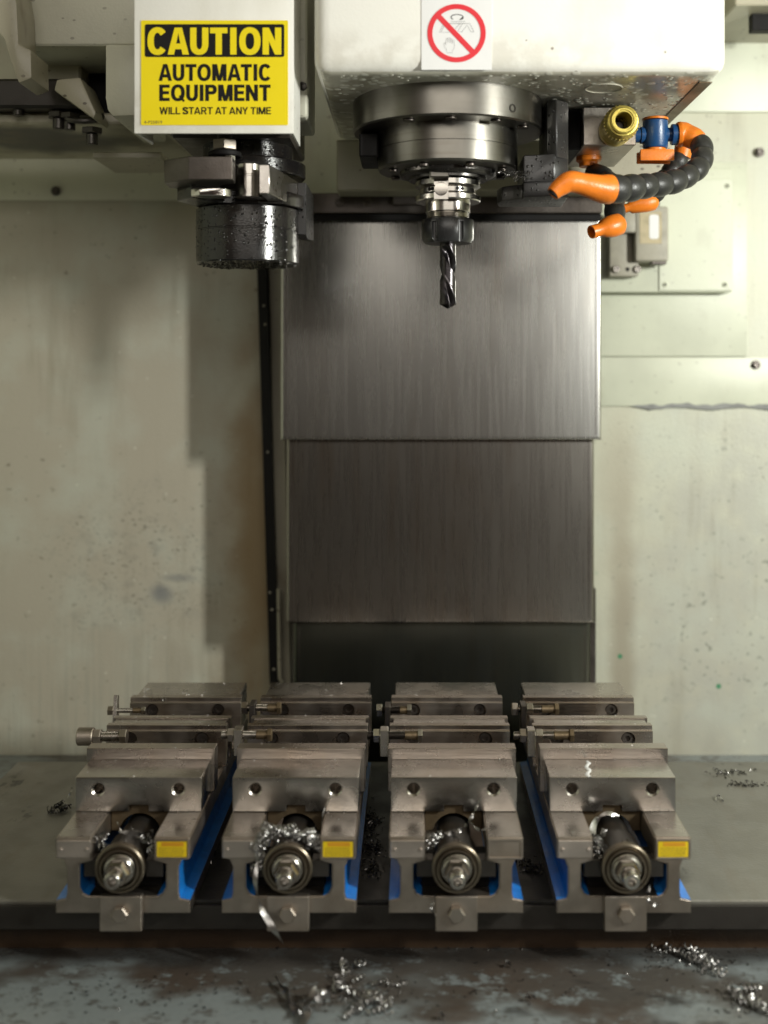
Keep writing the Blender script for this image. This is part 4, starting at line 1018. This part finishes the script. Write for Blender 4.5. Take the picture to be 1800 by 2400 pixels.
# vise 2: rope of swarf
x = VX[1]; b = MB()
P = spl([(x-30, VY+4, ax-8), (x-34, VY-2, ax+16), (x-28, VY+6, ax+30), (x-12, VY+14, ax+27), (x+6, VY+16, ax+26), (x+22, VY+14, ax+24), (x+30, VY+10, ax+12)], 14)
for i in range(0, len(P)-3, 2):
    for q in range(2): coil(b, P[i]+Vector((random.gauss(0, 2), random.gauss(0, 2), random.gauss(0, 1.5))), P[i+2]-P[i]+Vector((random.gauss(0, 1.5), random.gauss(0, 1.5), random.gauss(0, 1.5))), random.uniform(7, 13), random.uniform(2, 4.2), random.uniform(2.2, 4), random.uniform(.5, 1.0))
tag(b.build('metal_swarf', base=(x-12, VY+14, ax+22), mat=X['chip']), 'tangled rope of silvery swarf draped over a vise screw', 'swarf')
shaving([(x-31, VY+2, ax+12), (x-35, VY-10, ax-10), (x-32, VY-13, ax-30), (x-27, VY-14, ax-44), (x-14, VY-22, ax-60), (x-3, VY-26, ax-74)], 5, 7, 'long limp shaving hanging down the front of the swarf covered vise', twist=.8)
shaving([(x+33, VY+30, ax+28), (x+36, VY+26, ax+48), (x+46, VY+34, ax+66)], 1.5, 1, 'hair thin shaving rising beside the front jaw of the swarf covered vise', twist=1)
# vise 3
x = VX[2]
shaving([(x-20, VY+22, ax+25), (x-2, VY+20, ax+25), (x+12, VY+24, ax+32), (x+22, VY+30, ax+46), (x+28, VY+28, ax+60)], 6, 2.5, 'twisted shaving rising from the screw of the vise without a sticker', twist=3)
shaving([(x+18, VY+40, ax+28), (x+27, VY+30, ax+24), (x+38, VY+26, ax+29)], 4, 2, 'dull curl at the right of the screw on the unstickered vise', twist=1.4)
shaving([(x-32, VY+10, ax+18), (x-27, VY+12, ax+24), (x-24, VY+14, ax+12)], 7, 4, 'crumpled shaving left of the screw on the unstickered vise', twist=1)
shaving([(x-24, VY-12, ax-36), (x-28, VY-12, ax-42), (x-22, VY-13, ax-50)], 2, 3, 'tiny loop of shaving hooked on the keeper of the unstickered vise', twist=1)
# vise 4
x = VX[3]
shaving([(x-25, VY+16, ax+6), (x-30, VY+26, ax+20), (x-24, VY+40, ax+30), (x-10, VY+52, ax+34), (x+4, VY+54, ax+30)], 9, 5, 'arched shaving around the screw of the rightmost vise', twist=.6)
shaving([(x+27, VY-4, ax-22), (x+24, VY-8, ax-34), (x+30, VY-10, ax-40), (x+38, VY-8, ax-40)], 5, 4, 'small curl below the screw of the rightmost vise', twist=1.5)
def snarl(label, base, spots, n):
    b = MB()
    for c in spots:
        for q in range(n):
            p = Vector(c)+Vector((random.gauss(0, 4), random.gauss(0, 3), random.gauss(0, 3))); d = Vector((random.gauss(0, 1), random.gauss(0, .6), random.gauss(0, .6)))
            coil(b, p, d, random.uniform(6, 14), random.uniform(1.5, 3.6), random.uniform(3, 6), random.uniform(.4, .9))
    tag(b.build('metal_swarf', base=base, mat=X['chip']), label, 'swarf')
x = VX[0]; snarl('small snarl of curls left of the screw on the leftmost vise', (x-26, VY+10, ax+18), [(x-26, VY+10, ax+18)], 4); snarl('small snarl of curls right of the screw on the leftmost vise', (x+24, VY+14, ax+18), [(x+25, VY+14, ax+18), (x+28, VY+10, ax+9)], 3)
x = VX[2]; snarl('dark snarl of curls beside the screw of the unstickered vise', (x-27, VY+14, ax+18), [(x-28, VY+12, ax+16), (x-27, VY+10, ax+22)], 5)
x = VX[3]; snarl('small snarl of curls left of the screw on the rightmost vise', (x-27, VY+18, ax+12), [(x-27, VY+16, ax+8), (x-28, VY+24, ax+18)], 4)
# floor
FZ = -650.0
def floor_at(px, py, h=0): return on_level(px, py, FZ)+Vector((0, 0, h))
def swarf(name, paths, base_px, label, R=3.4, wire=.8, group=None):
    b = MB()
    for path in paths:
        P = [floor_at(*q) for q in path[0]]; s = path[1] if len(path) > 1 else 1
        for a, c in zip(P, P[1:]):
            k = max(1, round((c-a).length/15))
            for q in range(k):
                p = a.lerp(c, q/k)+Vector((random.gauss(0, 2.5), random.gauss(0, 2.5), R*s+random.random()*3)); L = random.uniform(11, 21)
                d = (c-a).normalized()+Vector((random.gauss(0, .45), random.gauss(0, .45), random.gauss(0, .12)))
                coil(b, p, d, L, R*s*random.uniform(.6, 1.15), random.uniform(4.2, 7.5)*s, wire*s*random.uniform(.9, 1.7), random.uniform(0, .5))
    return tag(b.build(name, base=tuple(floor_at(*base_px)), mat=X['chip']), label, 'swarf', group)
swarf('metal_swarf', [([(790, 2322), (970, 2312)], .8), ([(790, 2300), (830, 2268)], 1.3), ([(785, 2325), (800, 2290)], 1.1), ([(830, 2268), (845, 2290)], 1.2), ([(800, 2330), (930, 2370)], 1.0), ([(820, 2375), (880, 2350)], 1.0), ([(850, 2380), (940, 2372)], .9), ([(815, 2395), (870, 2330)], 1.0)], (830, 2330), 'heap of coiled swarf on the blue grey floor in front')
shaving([floor_at(645, 2300, 6), floor_at(665, 2330, 5), floor_at(690, 2370, 4), floor_at(710, 2395, 8), floor_at(740, 2350, 12), floor_at(770, 2345, 6)], 8, 9, 'looped ribbon shaving on the floor beside the swarf heap', twist=2.2, group='shavings on the floor')
shaving([floor_at(705, 2425, 3), floor_at(722, 2380, 8), floor_at(712, 2360, 3)], 9, 10, 'bright ribbon end at the bottom edge of the floor', twist=.5, group='shavings on the floor')
shaving([floor_at(735, 2345, 5), floor_at(775, 2342, 4)], 12, 13, 'broad pale flake on the floor beside the swarf heap', twist=.2, group='shavings on the floor')
swarf('metal_swarf', [([(1500, 2215), (1560, 2232), (1640, 2250)], 1.0), ([(1600, 2225), (1670, 2255)], 1.1), ([(1560, 2230), (1680, 2270)], 1.2), ([(1620, 2260), (1700, 2300)], 1.0), ([(1640, 2240), (1660, 2285)], 1.0)], (1600, 2250), 'trail of coiled swarf on the floor below the rightmost vise')
swarf('metal_swarf', [([(1700, 2330), (1790, 2350)], 1.2), ([(1710, 2350), (1830, 2390)], 1.1), ([(1730, 2330), (1800, 2380)], 1.1), ([(1770, 2370), (1850, 2350)], 1.2)], (1760, 2360), 'clump of coiled swarf at the right end of the floor')
for px, py, lab in ((1190, 2270, 'small bright chip on the floor below the unstickered vise'), (1236, 2350, 'pale flat chip near the bottom of the floor'), (1035, 2393, 'bright chip at the bottom edge of the floor')):
    shaving([floor_at(px-8, py, 2), floor_at(px, py-3, 6), floor_at(px+9, py, 2)], 8, 6, lab, twist=.4, group='shavings on the floor')
# swarf on the table
def table_at(px, py, h=0): return on_level(px, py, T0)+Vector((0, 0, h))
b = MB(); a, c = table_at(104, 1905), table_at(158, 1902)
for q in range(9):
    p = a.lerp(c, random.random()*.8)+Vector((0, random.gauss(0, 3), random.uniform(2, 6))); d = (c-a).normalized()+Vector((random.gauss(0, .3), random.gauss(0, .4), random.gauss(0, .15)))
    coil(b, p, d, random.uniform(8, 18), random.uniform(2, 4.2), random.uniform(2.6, 5), random.uniform(.4, .9), random.uniform(0, .5))
tag(b.build('metal_swarf', base=tuple(table_at(130, 1905)), mat=X['blackchip']), 'dark coil of swarf on the table left of the vises', 'swarf')
shaving([table_at(158, 1872, 1), table_at(166, 1868, 6), table_at(170, 1862, 9), table_at(173, 1874, 1)], 3, 2, 'tiny bright curl on the table left of the vises', twist=1.4, group='shavings on the table')
shaving([table_at(1676, 1880, 1), table_at(1684, 1872, 5), table_at(1696, 1880, 1)], 3, 3, 'tiny bright curl on the table right of the vises', twist=1.1, group='shavings on the table')
def pile(name, spots, label, n, mat=X['blackchip']):
    b = MB()
    for (px, py, sx, sy, hh) in spots:
        c = table_at(px, py)
        for q in range(n):
            p = c+Vector((random.gauss(0, sx), random.gauss(0, sy), abs(random.gauss(0, hh))+.6)); L = random.uniform(2, 6)
            d = Vector((random.gauss(0, 1), random.gauss(0, 1), random.gauss(0, .4))).normalized()*L; u = d.orthogonal().normalized()*random.uniform(.5, 2.2)
            b.tube([p-d*.5, p+u, p+d*.5], random.uniform(.35, .9), 4)
    return tag(b.build(name, base=tuple(table_at(*spots[0][:2])), mat=mat), label, 'chips', None, 'stuff')
pile('metal_chips', [(869, 1930, 9, 12, 2), (868, 1990, 9, 12, 2), (872, 2040, 7, 10, 2), (860, 1950, 6, 40, 1)], 'dark chips scattered between the second and third vise', 70)
pile('metal_chips', [(1235, 2030, 7, 9, 2.5), (1248, 2042, 7, 7, 2)], 'small pile of dark chips between the third and fourth vise', 60)
pile('metal_chips', [(505, 1930, 5, 16, 2), (490, 2010, 5, 14, 2)], 'dark chips between the first and second vise', 45)
pile('metal_chips', [(1710, 1812, 17, 9, .5), (1745, 1840, 12, 6, .4)], 'fine dark chips scattered on the table far right', 50)
# fine curls resting on the rear jaws
b = MB()
def jaw_curl(px, py, z, r, label):
    p = on_level(px, py, z); b = MB(); coil(b, p+Vector((0, 0, r)), (random.gauss(0, 1), .5, .1), r*2.2, r, r*1.2, .28)
    tag(b.build('metal_shaving', base=tuple(p), mat=X['chip']), label, 'shaving', 'metal shavings left on the vises')
jaw_curl(377, 1648, VZ+135, 3.6, 'fine wire curl on the leftmost vise rear jaw plate')
jaw_curl(441, 1632, VZ+133, 4.2, 'fine wire loop on top of the leftmost vise rear jaw, near its middle')
jaw_curl(350, 1632, VZ+133, 4.5, 'fine wire loop on top of the leftmost vise rear jaw, near its left end')

for i, (vx, lab) in enumerate(zip(VX, ('fine bright chips dusted along the leftmost vise jaws', 'fine bright chips dusted along the jaws of the swarf covered vise', 'fine bright chips dusted along the jaws of the unstickered vise', 'fine bright chips dusted along the rightmost vise jaws'))):
    b = MB()
    for y0, y1, z in ((132.5, 154, 135), (219.5, 232, 135), (254, 266, 135), (344, 358, 135), (362, 425, 133), (75, 130, 122), (2, 68, 82.5)):
        for q in range(16 if i < 2 else 8):
            if z < 100 and abs((xx := random.uniform(-70, 70))) < 36: continue
            if z >= 100: xx = random.uniform(-74, 74)*.95
            p = Vector((vx+xx, VY+(random.choice((y0, y1)) if random.random() < .6 else random.uniform(y0, y1)), VZ+z+.3)); L = random.uniform(.8, 2.6)
            d = Vector((random.gauss(0, 1), random.gauss(0, .5), random.gauss(0, .15))).normalized()*L; b.tube([p-d*.5, p+Vector((0, 0, .4)), p+d*.5], random.uniform(.15, .4), 4)
    tag(b.build('metal_chips', base=(vx, VY+140, VZ+135), mat=X['chip']), lab, 'chips', None, 'stuff')
b = MB()
for q in range(420):
    c = random.choice(((820, 2340, 120, 26), (1600, 2250, 120, 22), (1750, 2350, 70, 30), (1150, 2320, 420, 45), (420, 2330, 300, 40), (900, 2222, 600, 6)))
    px, py = random.gauss(c[0], c[2]*.6), random.gauss(c[1], c[3]*.6)
    if py < 2205: continue
    p = floor_at(px, py, .8); L = random.uniform(1, 5); d = Vector((random.gauss(0, 1), random.gauss(0, 1), random.gauss(0, .3))).normalized()*L; u = d.orthogonal().normalized()*random.uniform(.3, 1.5)
    b.tube([p-d*.5, p+u, p+d*.5], random.uniform(.25, .7), 4)
tag(b.build('metal_chips', base=tuple(floor_at(900, 2320)), mat=X['blackchip']), 'fine dull chips scattered over the blue grey floor', 'chips', None, 'stuff')
